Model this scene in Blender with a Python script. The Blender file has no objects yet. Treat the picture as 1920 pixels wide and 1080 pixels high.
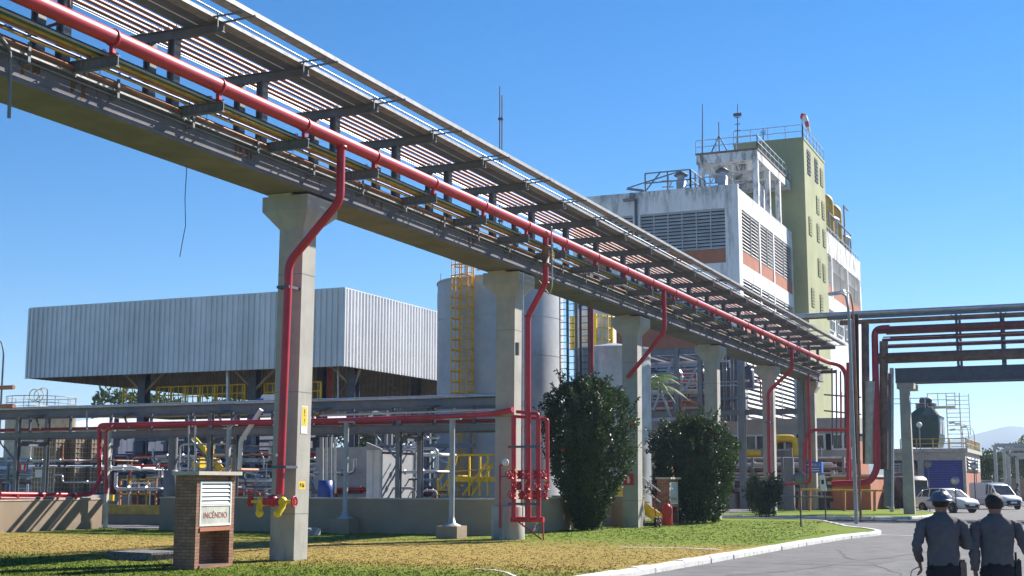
import bpy, math, random
from math import sin, cos, pi, radians, sqrt, atan2, tan
from mathutils import Vector, Matrix, noise
random.seed(7)
SC = bpy.context.scene
COL = SC.collection
# ---------------------------------------------------------------- camera, sky, sun
CH = 1.7; F = 2520.0; PITCH = radians(8.26); YAW = radians(23.2)
FW = Vector((-sin(YAW)*cos(PITCH), cos(YAW)*cos(PITCH), sin(PITCH)))
RT = Vector((cos(YAW), sin(YAW), 0)); UP = RT.cross(FW)
cam_d = bpy.data.cameras.new('camera'); cam = bpy.data.objects.new('camera', cam_d); COL.objects.link(cam)
cam.location = (0, 0, CH)
cam.rotation_euler = (radians(90)+PITCH, 0, YAW)
cam_d.sensor_width = 36.0; cam_d.lens = 36.0*F/1920.0
cam_d.clip_start = 0.1; cam_d.clip_end = 30000
SC.camera = cam
SUN = Vector((0.613, 1.16, 1.0)).normalized()
EL = math.asin(SUN.z); AZ = atan2(SUN.x, SUN.y)
w = bpy.data.worlds.new('World'); SC.world = w; w.use_nodes = True
nt = w.node_tree; nt.nodes.clear()
sky = nt.nodes.new('ShaderNodeTexSky'); sky.sky_type = 'NISHITA'; sky.sun_disc = False
sky.sun_elevation = EL; sky.sun_rotation = AZ; sky.altitude = 600; sky.air_density = 1.0; sky.dust_density = 0.0; sky.ozone_density = 6.0
bg = nt.nodes.new('ShaderNodeBackground'); bg.inputs[1].default_value = 0.062
wo = nt.nodes.new('ShaderNodeOutputWorld')
hs = nt.nodes.new('ShaderNodeHueSaturation'); hs.inputs['Saturation'].default_value = 1.30
nt.links.new(sky.outputs[0], hs.inputs['Color']); nt.links.new(hs.outputs[0], bg.inputs[0]); nt.links.new(bg.outputs[0], wo.inputs[0])
sd = bpy.data.lights.new('sun', 'SUN'); so = bpy.data.objects.new('sun', sd); COL.objects.link(so)
sd.energy = 5.0; sd.angle = radians(0.5); sd.color = (1.0, 0.94, 0.86)
so.rotation_euler = (-SUN).to_track_quat('-Z', 'Y').to_euler(); so.location = (30, 30, 60)
SC.view_settings.view_transform = 'Standard'; SC.view_settings.look = 'None'
SC.view_settings.exposure = 1.2; SC.view_settings.gamma = 1.0
SC.cycles.max_bounces = 6; SC.cycles.transparent_max_bounces = 8

# ---------------------------------------------------------------- helpers
def at(px, py, ax, v):
    """point on the real plane axis=v seen at photo pixel (px,py)"""
    d = FW*F + RT*(px-960) + UP*(540-py)
    t = (v-(0, 0, CH)[ax])/d[ax]
    return Vector((0, 0, CH)) + d*t
def aX(px, py, v): return at(px, py, 0, v)
def aY(px, py, v): return at(px, py, 1, v)
def aG(px, py, v=0): return at(px, py, 2, v)
ORG = {}
def V(*a): return Vector(a)
class B:
    """collects solids; build() links them as ONE mesh object"""
    def __init__(s): s.v = []; s.f = []; s.s = []
    def add(s, vs, fs, sm=False):
        n = len(s.v); s.v += [tuple(v) for v in vs]
        for f in fs: s.f.append(tuple(i+n for i in f)); s.s.append(sm)
        return s
    def box(s, a, b):
        x0, x1 = sorted((a[0], b[0])); y0, y1 = sorted((a[1], b[1])); z0, z1 = sorted((a[2], b[2]))
        return s.add([(x0,y0,z0),(x1,y0,z0),(x1,y1,z0),(x0,y1,z0),(x0,y0,z1),(x1,y0,z1),(x1,y1,z1),(x0,y1,z1)],
              [(0,3,2,1),(4,5,6,7),(0,1,5,4),(1,2,6,5),(2,3,7,6),(3,0,4,7)])
    def frus(s, a, b, za, zb):
        """tapered block: a,b = (x0,y0,x1,y1) rects at za, zb"""
        r = lambda q, z: [(q[0],q[1],z),(q[2],q[1],z),(q[2],q[3],z),(q[0],q[3],z)]
        return s.add(r(a, za)+r(b, zb), [(0,3,2,1),(4,5,6,7),(0,1,5,4),(1,2,6,5),(2,3,7,6),(3,0,4,7)])
    def bar(s, p, q, w, h=None, up=(0,0,1)):
        """rectangular bar from p to q"""
        h = h or w; p = Vector(p); q = Vector(q); d = (q-p).normalized(); u = Vector(up)
        if abs(d.dot(u)) > 0.98: u = Vector((0,1,0))
        a = d.cross(u).normalized(); u = a.cross(d)
        c = [(-1,-1),(1,-1),(1,1),(-1,1)]
        vs = [p+a*(i*w/2)+u*(j*h/2) for i, j in c]+[q+a*(i*w/2)+u*(j*h/2) for i, j in c]
        return s.add(vs, [(0,1,2,3),(7,6,5,4),(4,5,1,0),(5,6,2,1),(6,7,3,2),(7,4,0,3)])
    def ibar(s, p, q, w, h, t=0.02, up=(0,0,1)):
        """I section"""
        p = Vector(p); q = Vector(q); d = (q-p).normalized(); u = Vector(up)
        if abs(d.dot(u)) > 0.98: u = Vector((0,1,0))
        a = d.cross(u).normalized(); u = a.cross(d)
        s.bar(p+u*(h/2-t/2), q+u*(h/2-t/2), w, t, u); s.bar(p-u*(h/2-t/2), q-u*(h/2-t/2), w, t, u)
        return s.bar(p, q, t, h-2*t-0.001, u)
    def tube(s, pts, r, n=10, cap=True, fr=0.0, r2=None):
        pts = [Vector(p) for p in pts]
        if fr and len(pts) > 2:
            o = [pts[0]]
            for i in range(1, len(pts)-1):
                a, b, c = pts[i-1], pts[i], pts[i+1]
                d1 = (a-b); d2 = (c-b); k = min(fr, d1.length*0.45, d2.length*0.45)
                A = b+d1.normalized()*k; C2 = b+d2.normalized()*k
                for j in range(6):
                    t = j/5; o.append(A*(1-t)**2+b*2*t*(1-t)+C2*t*t)
            o.append(pts[-1]); pts = o
        m = len(pts); vs = []; nrm = None
        for i, p in enumerate(pts):
            d = (pts[min(i+1, m-1)]-pts[max(i-1, 0)]).normalized()
            if nrm is None:
                nrm = d.cross(Vector((0,0,1)) if abs(d.z) < 0.95 else Vector((1,0,0))).normalized()
            nrm = (nrm-d*nrm.dot(d)).normalized(); bn = d.cross(nrm)
            rr = r if r2 is None else r+(r2-r)*i/(m-1)
            for j in range(n):
                a = 2*pi*j/n; vs.append(p+nrm*(cos(a)*rr)+bn*(sin(a)*rr))
        fs = [(i*n+j, i*n+(j+1) % n, (i+1)*n+(j+1) % n, (i+1)*n+j) for i in range(m-1) for j in range(n)]
        s.add(vs, fs, n > 6)
        if cap:
            s.add(vs[:n], [tuple(reversed(range(n)))]); s.add(vs[-n:], [tuple(range(n))])
        return s
    def lathe(s, c, prof, n=24, ax='z', sm=True, cap=True):
        """prof = [(r,h)...] around axis through c"""
        vs = []
        for r, h in prof:
            for j in range(n):
                a = 2*pi*j/n; x, y = r*cos(a), r*sin(a)
                vs.append((c[0]+x, c[1]+y, c[2]+h) if ax == 'z' else ((c[0]+h, c[1]+x, c[2]+y) if ax == 'x' else (c[0]+y, c[1]+h, c[2]+x)))
        m = len(prof)
        s.add(vs, [(i*n+j, i*n+(j+1) % n, (i+1)*n+(j+1) % n, (i+1)*n+j) for i in range(m-1) for j in range(n)], sm)
        if prof[0][0] > 1e-4 and cap: s.add(vs[:n], [tuple(reversed(range(n)))])
        if prof[-1][0] > 1e-4 and cap: s.add(vs[-n:], [tuple(range(n))])
        return s
    def torus(s, c, R, r, ax='y', n=18, k=6):
        vs = []
        for i in range(n):
            a = 2*pi*i/n
            for j in range(k):
                b = 2*pi*j/k; q = R+r*cos(b); u, v, h = q*cos(a), q*sin(a), r*sin(b)
                vs.append({'z': (c[0]+u, c[1]+v, c[2]+h), 'y': (c[0]+u, c[1]+h, c[2]+v), 'x': (c[0]+h, c[1]+u, c[2]+v)}[ax])
        return s.add(vs, [(i*k+j, ((i+1) % n)*k+j, ((i+1) % n)*k+(j+1) % k, i*k+(j+1) % k) for i in range(n) for j in range(k)], True)
    def prism(s, pts, d):
        """polygon pts extruded by vector d"""
        n = len(pts); d = Vector(d); P2 = [Vector(p) for p in pts]
        return s.add(P2+[p+d for p in P2], [tuple(reversed(range(n))), tuple(range(n, 2*n))]+[(i, (i+1) % n, n+(i+1) % n, n+i) for i in range(n)])
    def sph(s, c, r, n=12, sq=(1,1,1)):
        pr = [(max(1e-5, r*sin(pi*i/(n//2)))*1.0, -r*cos(pi*i/(n//2))) for i in range(n//2+1)]
        b = B().lathe((0,0,0), pr, n)
        return s.add([(c[0]+v[0]*sq[0], c[1]+v[1]*sq[1], c[2]+v[2]*sq[2]) for v in b.v], b.f, True)
    def build(s, name, mat, parent=None, **kw):
        o = (0,0,0) if parent is None else ORG[parent.name]
        me = bpy.data.meshes.new(name)
        me.from_pydata([(v[0]-o[0], v[1]-o[1], v[2]-o[2]) for v in s.v], [], s.f)
        me.polygons.foreach_set('use_smooth', s.s); me.materials.append(mat); me.update()
        ob = bpy.data.objects.new(name, me); COL.objects.link(ob)
        ORG[ob.name] = o
        if parent is not None: ob.parent = parent
        for k, v in kw.items(): ob[k] = v
        return ob
def thing(name, label, cat, loc=(0,0,0), group=None):
    o = bpy.data.objects.new(name, None); COL.objects.link(o); o.location = loc; o.empty_display_size = 0.3
    o['label'] = label; o['category'] = cat
    if group: o['group'] = group
    ORG[o.name] = tuple(loc); return o
def one(b, name, mat, label, cat, group=None, at_=None):
    """a thing that is one mesh; its origin is put on its lowest point's centre"""
    xs = [v[0] for v in b.v]; ys = [v[1] for v in b.v]; zs = [v[2] for v in b.v]
    c = at_ or ((min(xs)+max(xs))/2, (min(ys)+max(ys))/2, min(zs))
    b.v = [(v[0]-c[0], v[1]-c[1], v[2]-c[2]) for v in b.v]
    ob = b.build(name, mat); ob.location = c; ORG[ob.name] = tuple(c)
    ob['label'] = label; ob['category'] = cat
    if group: ob['group'] = group
    return ob
def copy_tree(o, parent=None):
    c = o.copy(); COL.objects.link(c)
    if parent is not None: c.parent = parent
    for ch in list(o.children): copy_tree(ch, c)
    return c
def dup(o, loc, label=None, group=None, rz=None):
    c = copy_tree(o); c.location = loc; ORG[c.name] = tuple(loc)
    if label: c['label'] = label
    if group: c['group'] = group
    if rz is not None: c.rotation_euler.z = rz
    return c
def struct(b, name, mat, kind='structure'):
    o = b.build(name, mat); o['kind'] = kind; return o

# ---------------------------------------------------------------- materials
def mat(name, col, rough=0.6, metal=0.0, var=0.12, scale=3.0, bump=0.0, bscale=40.0, col2=None, stain=None, sscale=1.0, samt=0.5, streak=False, spec=0.5):
    m = bpy.data.materials.new(name); m.use_nodes = True; N = m.node_tree.nodes; L = m.node_tree.links
    b = N['Principled BSDF']; b.inputs['Roughness'].default_value = rough; b.inputs['Metallic'].default_value = metal
    b.inputs['Specular IOR Level'].default_value = spec
    tc = N.new('ShaderNodeTexCoord'); geo = N.new('ShaderNodeNewGeometry')
    n1 = N.new('ShaderNodeTexNoise'); n1.inputs['Scale'].default_value = scale; n1.inputs['Detail'].default_value = 6; n1.inputs['Roughness'].default_value = 0.65
    L.new(geo.outputs['Position'], n1.inputs['Vector'])
    mx = N.new('ShaderNodeMix'); mx.data_type = 'RGBA'
    c2 = col2 or tuple(c*(1-var*2.2) for c in col)
    c1 = col if col2 else tuple(min(1, c*(1+var)) for c in col)
    mr = N.new('ShaderNodeMapRange'); mr.inputs['From Min'].default_value = 0.32; mr.inputs['From Max'].default_value = 0.68
    L.new(n1.outputs['Fac'], mr.inputs['Value']); L.new(mr.outputs[0], mx.inputs[0])
    mx.inputs[6].default_value = (*c1, 1); mx.inputs[7].default_value = (*c2, 1)
    out = mx.outputs[2]
    if stain:
        n2 = N.new('ShaderNodeTexNoise'); n2.inputs['Scale'].default_value = sscale; n2.inputs['Detail'].default_value = 8; n2.inputs['Roughness'].default_value = 0.7
        mp = N.new('ShaderNodeMapping'); L.new(geo.outputs['Position'], mp.inputs[0])
        mp.inputs['Scale'].default_value = (2.2, 2.2, 0.35) if streak else (1, 1, 1)
        L.new(mp.outputs[0], n2.inputs['Vector'])
        r2 = N.new('ShaderNodeMapRange'); r2.inputs['From Min'].default_value = 0.52; r2.inputs['From Max'].default_value = 0.72; r2.inputs['To Max'].default_value = samt
        L.new(n2.outputs['Fac'], r2.inputs['Value'])
        m2 = N.new('ShaderNodeMix'); m2.data_type = 'RGBA'; L.new(r2.outputs[0], m2.inputs[0]); L.new(out, m2.inputs[6]); m2.inputs[7].default_value = (*stain, 1)
        out = m2.outputs[2]
    L.new(out, b.inputs['Base Color'])
    if bump:
        n3 = N.new('ShaderNodeTexNoise'); n3.inputs['Scale'].default_value = bscale; n3.inputs['Detail'].default_value = 5
        L.new(geo.outputs['Position'], n3.inputs['Vector'])
        bp = N.new('ShaderNodeBump'); bp.inputs['Strength'].default_value = bump; bp.inputs['Distance'].default_value = 0.02
        L.new(n3.outputs['Fac'], bp.inputs['Height']); L.new(bp.outputs[0], b.inputs['Normal'])
    # roughness variation
    rr = N.new('ShaderNodeMapRange'); rr.inputs['To Min'].default_value = max(0.02, rough-0.08); rr.inputs['To Max'].default_value = min(1, rough+0.12)
    L.new(n1.outputs['Fac'], rr.inputs['Value']); L.new(rr.outputs[0], b.inputs['Roughness'])
    return m
M = {}
M['conc'] = mat('concrete', (0.385,0.37,0.33), 0.85, var=0.08, scale=1.3, bump=0.3, stain=(0.20,0.19,0.17), sscale=1.6, samt=0.35, streak=True)
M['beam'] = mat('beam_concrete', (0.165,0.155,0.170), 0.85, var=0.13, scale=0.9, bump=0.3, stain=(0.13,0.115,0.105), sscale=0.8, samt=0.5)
M['pad'] = mat('pad_concrete', (0.48,0.45,0.38), 0.85)
M['wall'] = mat('render_wall', (0.31,0.235,0.165), 0.9, var=0.06, scale=1.2, bump=0.25, stain=(0.24,0.21,0.17), sscale=0.9, samt=0.3, streak=True)
M['steel'] = mat('grey_painted_steel', (0.17,0.18,0.20), 0.5, var=0.10, scale=2.5, stain=(0.11,0.06,0.035), sscale=3.0, samt=0.25)
M['dsteel'] = mat('dark_painted_steel', (0.075,0.085,0.115), 0.5, var=0.12)
M['lsteel'] = mat('light_grey_steel', (0.36,0.37,0.39), 0.45, var=0.08, stain=(0.2,0.19,0.18), sscale=2.0, samt=0.3)
M['galv'] = mat('galvanised_steel', (0.50,0.51,0.53), 0.38, 0.75, var=0.12, scale=6)
M['tray'] = mat('cable_tray_metal', (0.34,0.34,0.35), 0.55, 0.3, var=0.15, scale=5)
M['red'] = mat('red_pipe_paint', (0.47,0.020,0.040), 0.42, var=0.12, scale=1.2, bump=0.05, bscale=25, stain=(0.30,0.045,0.04), sscale=1.4, samt=0.6)
M['redd'] = mat('dull_red_paint', (0.36,0.03,0.025), 0.5, var=0.15, scale=2)
M['yellow'] = mat('yellow_paint', (0.85,0.58,0.012), 0.45, var=0.08, scale=2.5, stain=(0.4,0.22,0.03), sscale=3, samt=0.3)
M['ochre'] = mat('ochre_pipe_paint', (0.55,0.34,0.04), 0.5, var=0.15, stain=(0.36,0.16,0.05), sscale=2, samt=0.5)
M['green'] = mat('green_pipe_paint', (0.022,0.10,0.055), 0.4, var=0.15)
M['blue'] = mat('blue_pipe_paint', (0.03,0.09,0.36), 0.4, var=0.15)
M['copper'] = mat('copper_brown_pipe', (0.42,0.19,0.12), 0.42, 0.15, var=0.15, scale=1.2, stain=(0.5,0.36,0.28), sscale=0.9, samt=0.7)
M['rust'] = mat('rusty_orange_pipe', (0.46,0.20,0.10), 0.6, var=0.2, scale=2, stain=(0.2,0.10,0.06), sscale=1.3, samt=0.6)
M['brownins'] = mat('brown_insulation', (0.20,0.115,0.085), 0.6, var=0.2, scale=2, stain=(0.30,0.24,0.20), sscale=1.5, samt=0.5)
M['ins'] = mat('aluminium_cladding', (0.55,0.55,0.56), 0.42, 0.6, var=0.10, scale=2)
M['tank'] = mat('tank_grey', (0.44,0.45,0.47), 0.6, 0.0, var=0.07, scale=0.9, bump=0.08, bscale=3, stain=(0.58,0.58,0.58), sscale=0.5, samt=0.45)
M['clad'] = mat('grey_siding', (0.70,0.70,0.70), 0.4, 0.1, var=0.04, scale=0.6, stain=(0.36,0.36,0.36), sscale=0.8, samt=0.3, streak=True)
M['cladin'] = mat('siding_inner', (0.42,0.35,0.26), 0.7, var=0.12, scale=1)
M['white'] = mat('weathered_white_wall', (0.78,0.78,0.78), 0.85, var=0.06, scale=0.35, bump=0.1, stain=(0.13,0.13,0.13), sscale=0.5, samt=0.85, streak=True)
M['whitep'] = mat('white_paint', (0.68,0.68,0.66), 0.5, var=0.04, stain=(0.45,0.43,0.40), sscale=3, samt=0.35)
M['louv'] = mat('louver_slats', (0.50,0.50,0.50), 0.6, var=0.10, scale=0.8)
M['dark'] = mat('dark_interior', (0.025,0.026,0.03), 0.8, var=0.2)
M['orange'] = mat('terracotta_wall', (0.40,0.145,0.08), 0.85, var=0.08, scale=0.7, stain=(0.33,0.14,0.09), sscale=0.8, samt=0.3)
M['lime'] = mat('lime_green_wall', (0.345,0.355,0.19), 0.85, var=0.07, scale=0.3, stain=(0.24,0.27,0.13), sscale=0.35, samt=0.5, streak=True)
M['black'] = mat('black_rubber', (0.018,0.018,0.02), 0.7)
M['bluepaint'] = mat('blue_roller_door', (0.035,0.055,0.30), 0.5, var=0.10)
M['ctower'] = mat('dark_green_fibreglass', (0.016,0.06,0.055), 0.5, var=0.15)
M['asphalt'] = mat('asphalt', (0.120,0.120,0.121), 0.88, var=0.13, scale=1.7, bump=0.7, bscale=60, stain=(0.080,0.080,0.085), sscale=0.45, samt=0.75)
M['paving'] = mat('concrete_paving', (0.27,0.26,0.25), 0.9, var=0.10, scale=0.7, bump=0.3)
M['kerb'] = mat('whitewashed_kerb', (0.62,0.61,0.58), 0.8, var=0.08, scale=5, stain=(0.25,0.23,0.20), sscale=3.5, samt=0.8)
M['gravel'] = mat('gravel', (0.17,0.165,0.17), 0.95, var=0.35, scale=14, bump=1.0, bscale=30)
M['cream'] = mat('cream_paint', (0.52,0.50,0.44), 0.7)
M['wrap'] = mat('brown_wrapped_tank', (0.30,0.19,0.085), 0.6, var=0.18, scale=4)
M['bark'] = mat('bark', (0.13,0.10,0.075), 0.9, var=0.25, scale=9, bump=0.5)
M['glass'] = mat('dark_glass', (0.02,0.025,0.035), 0.08, var=0.05)
M['carw'] = mat('white_car_paint', (0.72,0.72,0.72), 0.22, var=0.01)
M['chrome'] = mat('alloy_rim', (0.45,0.45,0.46), 0.3, 0.8)
M['lampg'] = mat('headlamp_glass', (0.6,0.62,0.65), 0.1, var=0.02)
M['shirt'] = mat('grey_shirt_cloth', (0.112,0.100,0.106), 0.9, var=0.10, scale=9, bump=0.35, bscale=16)
M['trous'] = mat('black_trousers_cloth', (0.012,0.012,0.017), 0.9, var=0.15, scale=9, bump=0.3, bscale=20)
M['skin'] = mat('skin', (0.30,0.14,0.09), 0.55, var=0.08, scale=20)
M['hair'] = mat('dark_hair', (0.018,0.013,0.010), 0.6, var=0.3, scale=60, bump=0.6, bscale=120)
M['helm'] = mat('grey_helmet', (0.10,0.11,0.14), 0.35, var=0.05)
M['signw'] = mat('sign_white', (0.75,0.75,0.72), 0.5, var=0.04)
M['signy'] = mat('sign_yellow', (0.78,0.50,0.02), 0.5, var=0.04)
M['signr'] = mat('sign_red', (0.60,0.03,0.03), 0.5, var=0.04)
M['signb'] = mat('sign_blue', (0.03,0.15,0.55), 0.5, var=0.05)
M['letter'] = mat('faded_red_lettering', (0.36,0.12,0.10), 0.7, var=0.25, scale=30)
M['inkb'] = mat('black_lettering', (0.03,0.03,0.03), 0.7)
M['flower'] = mat('red_flower', (0.55,0.05,0.03), 0.6)
M['ruststain'] = mat('rust_stain', (0.17,0.075,0.035), 0.9, var=0.3, scale=6)
M['patch'] = mat('asphalt_patch', (0.10,0.10,0.102), 0.9, var=0.1, scale=2, bump=0.6, bscale=50)
M['crack'] = mat('tar_seam', (0.05,0.05,0.052), 0.9)
M['wicker'] = mat('cream_tank_dome', (0.60,0.55,0.40), 0.6)

def leafmat(name, c1, c2, rough=0.45):
    m = bpy.data.materials.new(name); m.use_nodes = True; N = m.node_tree.nodes; L = m.node_tree.links
    b = N['Principled BSDF']; b.inputs['Roughness'].default_value = rough
    geo = N.new('ShaderNodeNewGeometry'); n1 = N.new('ShaderNodeTexNoise'); n1.inputs['Scale'].default_value = 2.2; n1.inputs['Detail'].default_value = 3
    L.new(geo.outputs['Position'], n1.inputs['Vector'])
    mth = N.new('ShaderNodeMath'); mth.operation = 'MULTIPLY_ADD'; mth.inputs[1].default_value = 0.7; mth.inputs[2].default_value = -0.35
    L.new(geo.outputs['Random Per Island'], mth.inputs[0])
    ad = N.new('ShaderNodeMath'); ad.operation = 'ADD'; ad.use_clamp = True
    L.new(n1.outputs['Fac'], ad.inputs[0]); L.new(mth.outputs[0], ad.inputs[1])
    mx = N.new('ShaderNodeMix'); mx.data_type = 'RGBA'; mx.inputs[6].default_value = (*c1, 1); mx.inputs[7].default_value = (*c2, 1)
    L.new(ad.outputs[0], mx.inputs[0]); L.new(mx.outputs[2], b.inputs['Base Color'])
    tr = N.new('ShaderNodeBsdfTranslucent'); L.new(mx.outputs[2], tr.inputs['Color'])
    ms = N.new('ShaderNodeMixShader'); ms.inputs[0].default_value = 0.28
    L.new(b.outputs[0], ms.inputs[1]); L.new(tr.outputs[0], ms.inputs[2]); L.new(ms.outputs[0], N['Material Output'].inputs[0])
    return m
M['leaf'] = leafmat('shrub_leaves', (0.012,0.030,0.011), (0.065,0.11,0.03))
M['leaf2'] = leafmat('tree_leaves', (0.03,0.06,0.02), (0.09,0.13,0.05))
M['palm'] = leafmat('palm_leaves', (0.07,0.14,0.02), (0.18,0.26,0.04))
M['blade'] = leafmat('grass_blades', (0.075,0.135,0.012), (0.20,0.20,0.030), 0.6)

def brickmat(name, c1, c2, mortar, sx=1.0):
    m = bpy.data.materials.new(name); m.use_nodes = True; N = m.node_tree.nodes; L = m.node_tree.links
    b = N['Principled BSDF']; b.inputs['Roughness'].default_value = 0.9
    geo = N.new('ShaderNodeNewGeometry'); sep = N.new('ShaderNodeSeparateXYZ'); L.new(geo.outputs['Position'], sep.inputs[0])
    ad = N.new('ShaderNodeMath'); ad.operation = 'ADD'; L.new(sep.outputs[0], ad.inputs[0]); L.new(sep.outputs[1], ad.inputs[1])
    cb = N.new('ShaderNodeCombineXYZ'); L.new(ad.outputs[0], cb.inputs[0]); L.new(sep.outputs[2], cb.inputs[1])
    br = N.new('ShaderNodeTexBrick'); L.new(cb.outputs[0], br.inputs['Vector'])
    br.inputs['Color1'].default_value = (*c1, 1); br.inputs['Color2'].default_value = (*c2, 1); br.inputs['Mortar'].default_value = (*mortar, 1)
    br.inputs['Scale'].default_value = 1.0; br.inputs['Brick Width'].default_value = 0.21*sx; br.inputs['Row Height'].default_value = 0.065
    br.inputs['Mortar Size'].default_value = 0.007; br.inputs['Bias'].default_value = -0.1
    nz = N.new('ShaderNodeTexNoise'); nz.inputs['Scale'].default_value = 6; L.new(geo.outputs['Position'], nz.inputs['Vector'])
    hs = N.new('ShaderNodeHueSaturation'); L.new(br.outputs['Color'], hs.inputs['Color'])
    mr = N.new('ShaderNodeMapRange'); mr.inputs['To Min'].default_value = 0.65; mr.inputs['To Max'].default_value = 1.35; L.new(nz.outputs['Fac'], mr.inputs['Value']); L.new(mr.outputs[0], hs.inputs['Value'])
    L.new(hs.outputs[0], b.inputs['Base Color'])
    bp = N.new('ShaderNodeBump'); bp.inputs['Strength'].default_value = 0.8; bp.inputs['Distance'].default_value = 0.01; bp.invert = True
    L.new(br.outputs['Fac'], bp.inputs['Height']); L.new(bp.outputs[0], b.inputs['Normal'])
    return m
M['brick'] = brickmat('brown_brick', (0.36,0.17,0.105), (0.25,0.115,0.072), (0.13,0.10,0.08))

def lawnmat():
    m = bpy.data.materials.new('lawn_grass'); m.use_nodes = True; N = m.node_tree.nodes; L = m.node_tree.links
    b = N['Principled BSDF']; b.inputs['Roughness'].default_value = 0.95; b.inputs['Specular IOR Level'].default_value = 0.15
    geo = N.new('ShaderNodeNewGeometry')
    big = N.new('ShaderNodeTexNoise'); big.inputs['Scale'].default_value = 0.16; big.inputs['Detail'].default_value = 5; L.new(geo.outputs['Position'], big.inputs['Vector'])
    fine = N.new('ShaderNodeTexNoise'); fine.inputs['Scale'].default_value = 9; fine.inputs['Detail'].default_value = 8; fine.inputs['Roughness'].default_value = 0.8; L.new(geo.outputs['Position'], fine.inputs['Vector'])
    # straw zone: distance along the lawn
    sep = N.new('ShaderNodeSeparateXYZ'); L.new(geo.outputs['Position'], sep.inputs[0])
    # dry area between Y 26 and 43 , fading
    a = N.new('ShaderNodeMapRange'); a.inputs['From Min'].default_value = 23.2; a.inputs['From Max'].default_value = 26.8; L.new(sep.outputs[1], a.inputs['Value'])
    c = N.new('ShaderNodeMapRange'); c.inputs['From Min'].default_value = 39.5; c.inputs['From Max'].default_value = 33.5; L.new(sep.outputs[1], c.inputs['Value'])
    mu = N.new('ShaderNodeMath'); mu.operation = 'MULTIPLY'; L.new(a.outputs[0], mu.inputs[0]); L.new(c.outputs[0], mu.inputs[1])
    mb = N.new('ShaderNodeMath'); mb.operation = 'MULTIPLY_ADD'; mb.inputs[1].default_value = 1.3; mb.inputs[2].default_value = -0.65; L.new(big.outputs['Fac'], mb.inputs[0])
    ad = N.new('ShaderNodeMath'); ad.operation = 'ADD'; ad.use_clamp = True; L.new(mu.outputs[0], ad.inputs[0]); L.new(mb.outputs[0], ad.inputs[1])
    mr = N.new('ShaderNodeMapRange'); mr.inputs['From Min'].default_value = 0.1; mr.inputs['From Max'].default_value = 1.0; L.new(ad.outputs[0], mr.inputs['Value'])
    g = N.new('ShaderNodeMix'); g.data_type = 'RGBA'; g.inputs[6].default_value = (0.085,0.15,0.012,1); g.inputs[7].default_value = (0.20,0.25,0.030,1); L.new(fine.outputs['Fac'], g.inputs[0])
    s = N.new('ShaderNodeMix'); s.data_type = 'RGBA'; s.inputs[6].default_value = (0.24,0.175,0.045,1); s.inputs[7].default_value = (0.45,0.315,0.090,1); L.new(fine.outputs['Fac'], s.inputs[0])
    mx = N.new('ShaderNodeMix'); mx.data_type = 'RGBA'; L.new(mr.outputs[0], mx.inputs[0]); L.new(g.outputs[2], mx.inputs[6]); L.new(s.outputs[2], mx.inputs[7])
    L.new(mx.outputs[2], b.inputs['Base Color'])
    bp = N.new('ShaderNodeBump'); bp.inputs['Strength'].default_value = 1.0; bp.inputs['Distance'].default_value = 0.05; L.new(fine.outputs['Fac'], bp.inputs['Height']); L.new(bp.outputs[0], b.inputs['Normal'])
    return m
M['purple'] = mat('shade_darkened_red', (0.20,0.035,0.04), 0.5, var=0.2, stain=(0.10,0.05,0.05), sscale=1.5, samt=0.6)  # red with the shade on the bridge pipes put into its colour
M['ladder'] = mat('orange_yellow_ladder', (0.80,0.40,0.02), 0.5, var=0.1, stain=(0.45,0.2,0.03), sscale=3, samt=0.3)
M['lawn'] = lawnmat()
M['blade'] = lawnmat(); M['blade'].name = 'grass_blades'
def sheets(m, w_):
    N = m.node_tree.nodes; L = m.node_tree.links; b = N['Principled BSDF']; src = b.inputs['Base Color'].links[0].from_socket
    geo = N.new('ShaderNodeNewGeometry'); sep = N.new('ShaderNodeSeparateXYZ'); L.new(geo.outputs['Position'], sep.inputs[0])
    a = N.new('ShaderNodeMath'); a.operation = 'ADD'; L.new(sep.outputs[0], a.inputs[0]); L.new(sep.outputs[1], a.inputs[1])
    d = N.new('ShaderNodeMath'); d.operation = 'DIVIDE'; d.inputs[1].default_value = w_; L.new(a.outputs[0], d.inputs[0])
    f = N.new('ShaderNodeMath'); f.operation = 'FLOOR'; L.new(d.outputs[0], f.inputs[0])
    wn = N.new('ShaderNodeTexWhiteNoise'); wn.noise_dimensions = '1D'; L.new(f.outputs[0], wn.inputs['W'])
    mr = N.new('ShaderNodeMapRange'); mr.inputs['To Min'].default_value = 0.88; mr.inputs['To Max'].default_value = 1.06; L.new(wn.outputs['Value'], mr.inputs['Value'])
    hs = N.new('ShaderNodeHueSaturation'); L.new(mr.outputs[0], hs.inputs['Value']); L.new(src, hs.inputs['Color']); L.new(hs.outputs[0], b.inputs['Base Color'])
sheets(M['clad'], 1.02)
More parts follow.
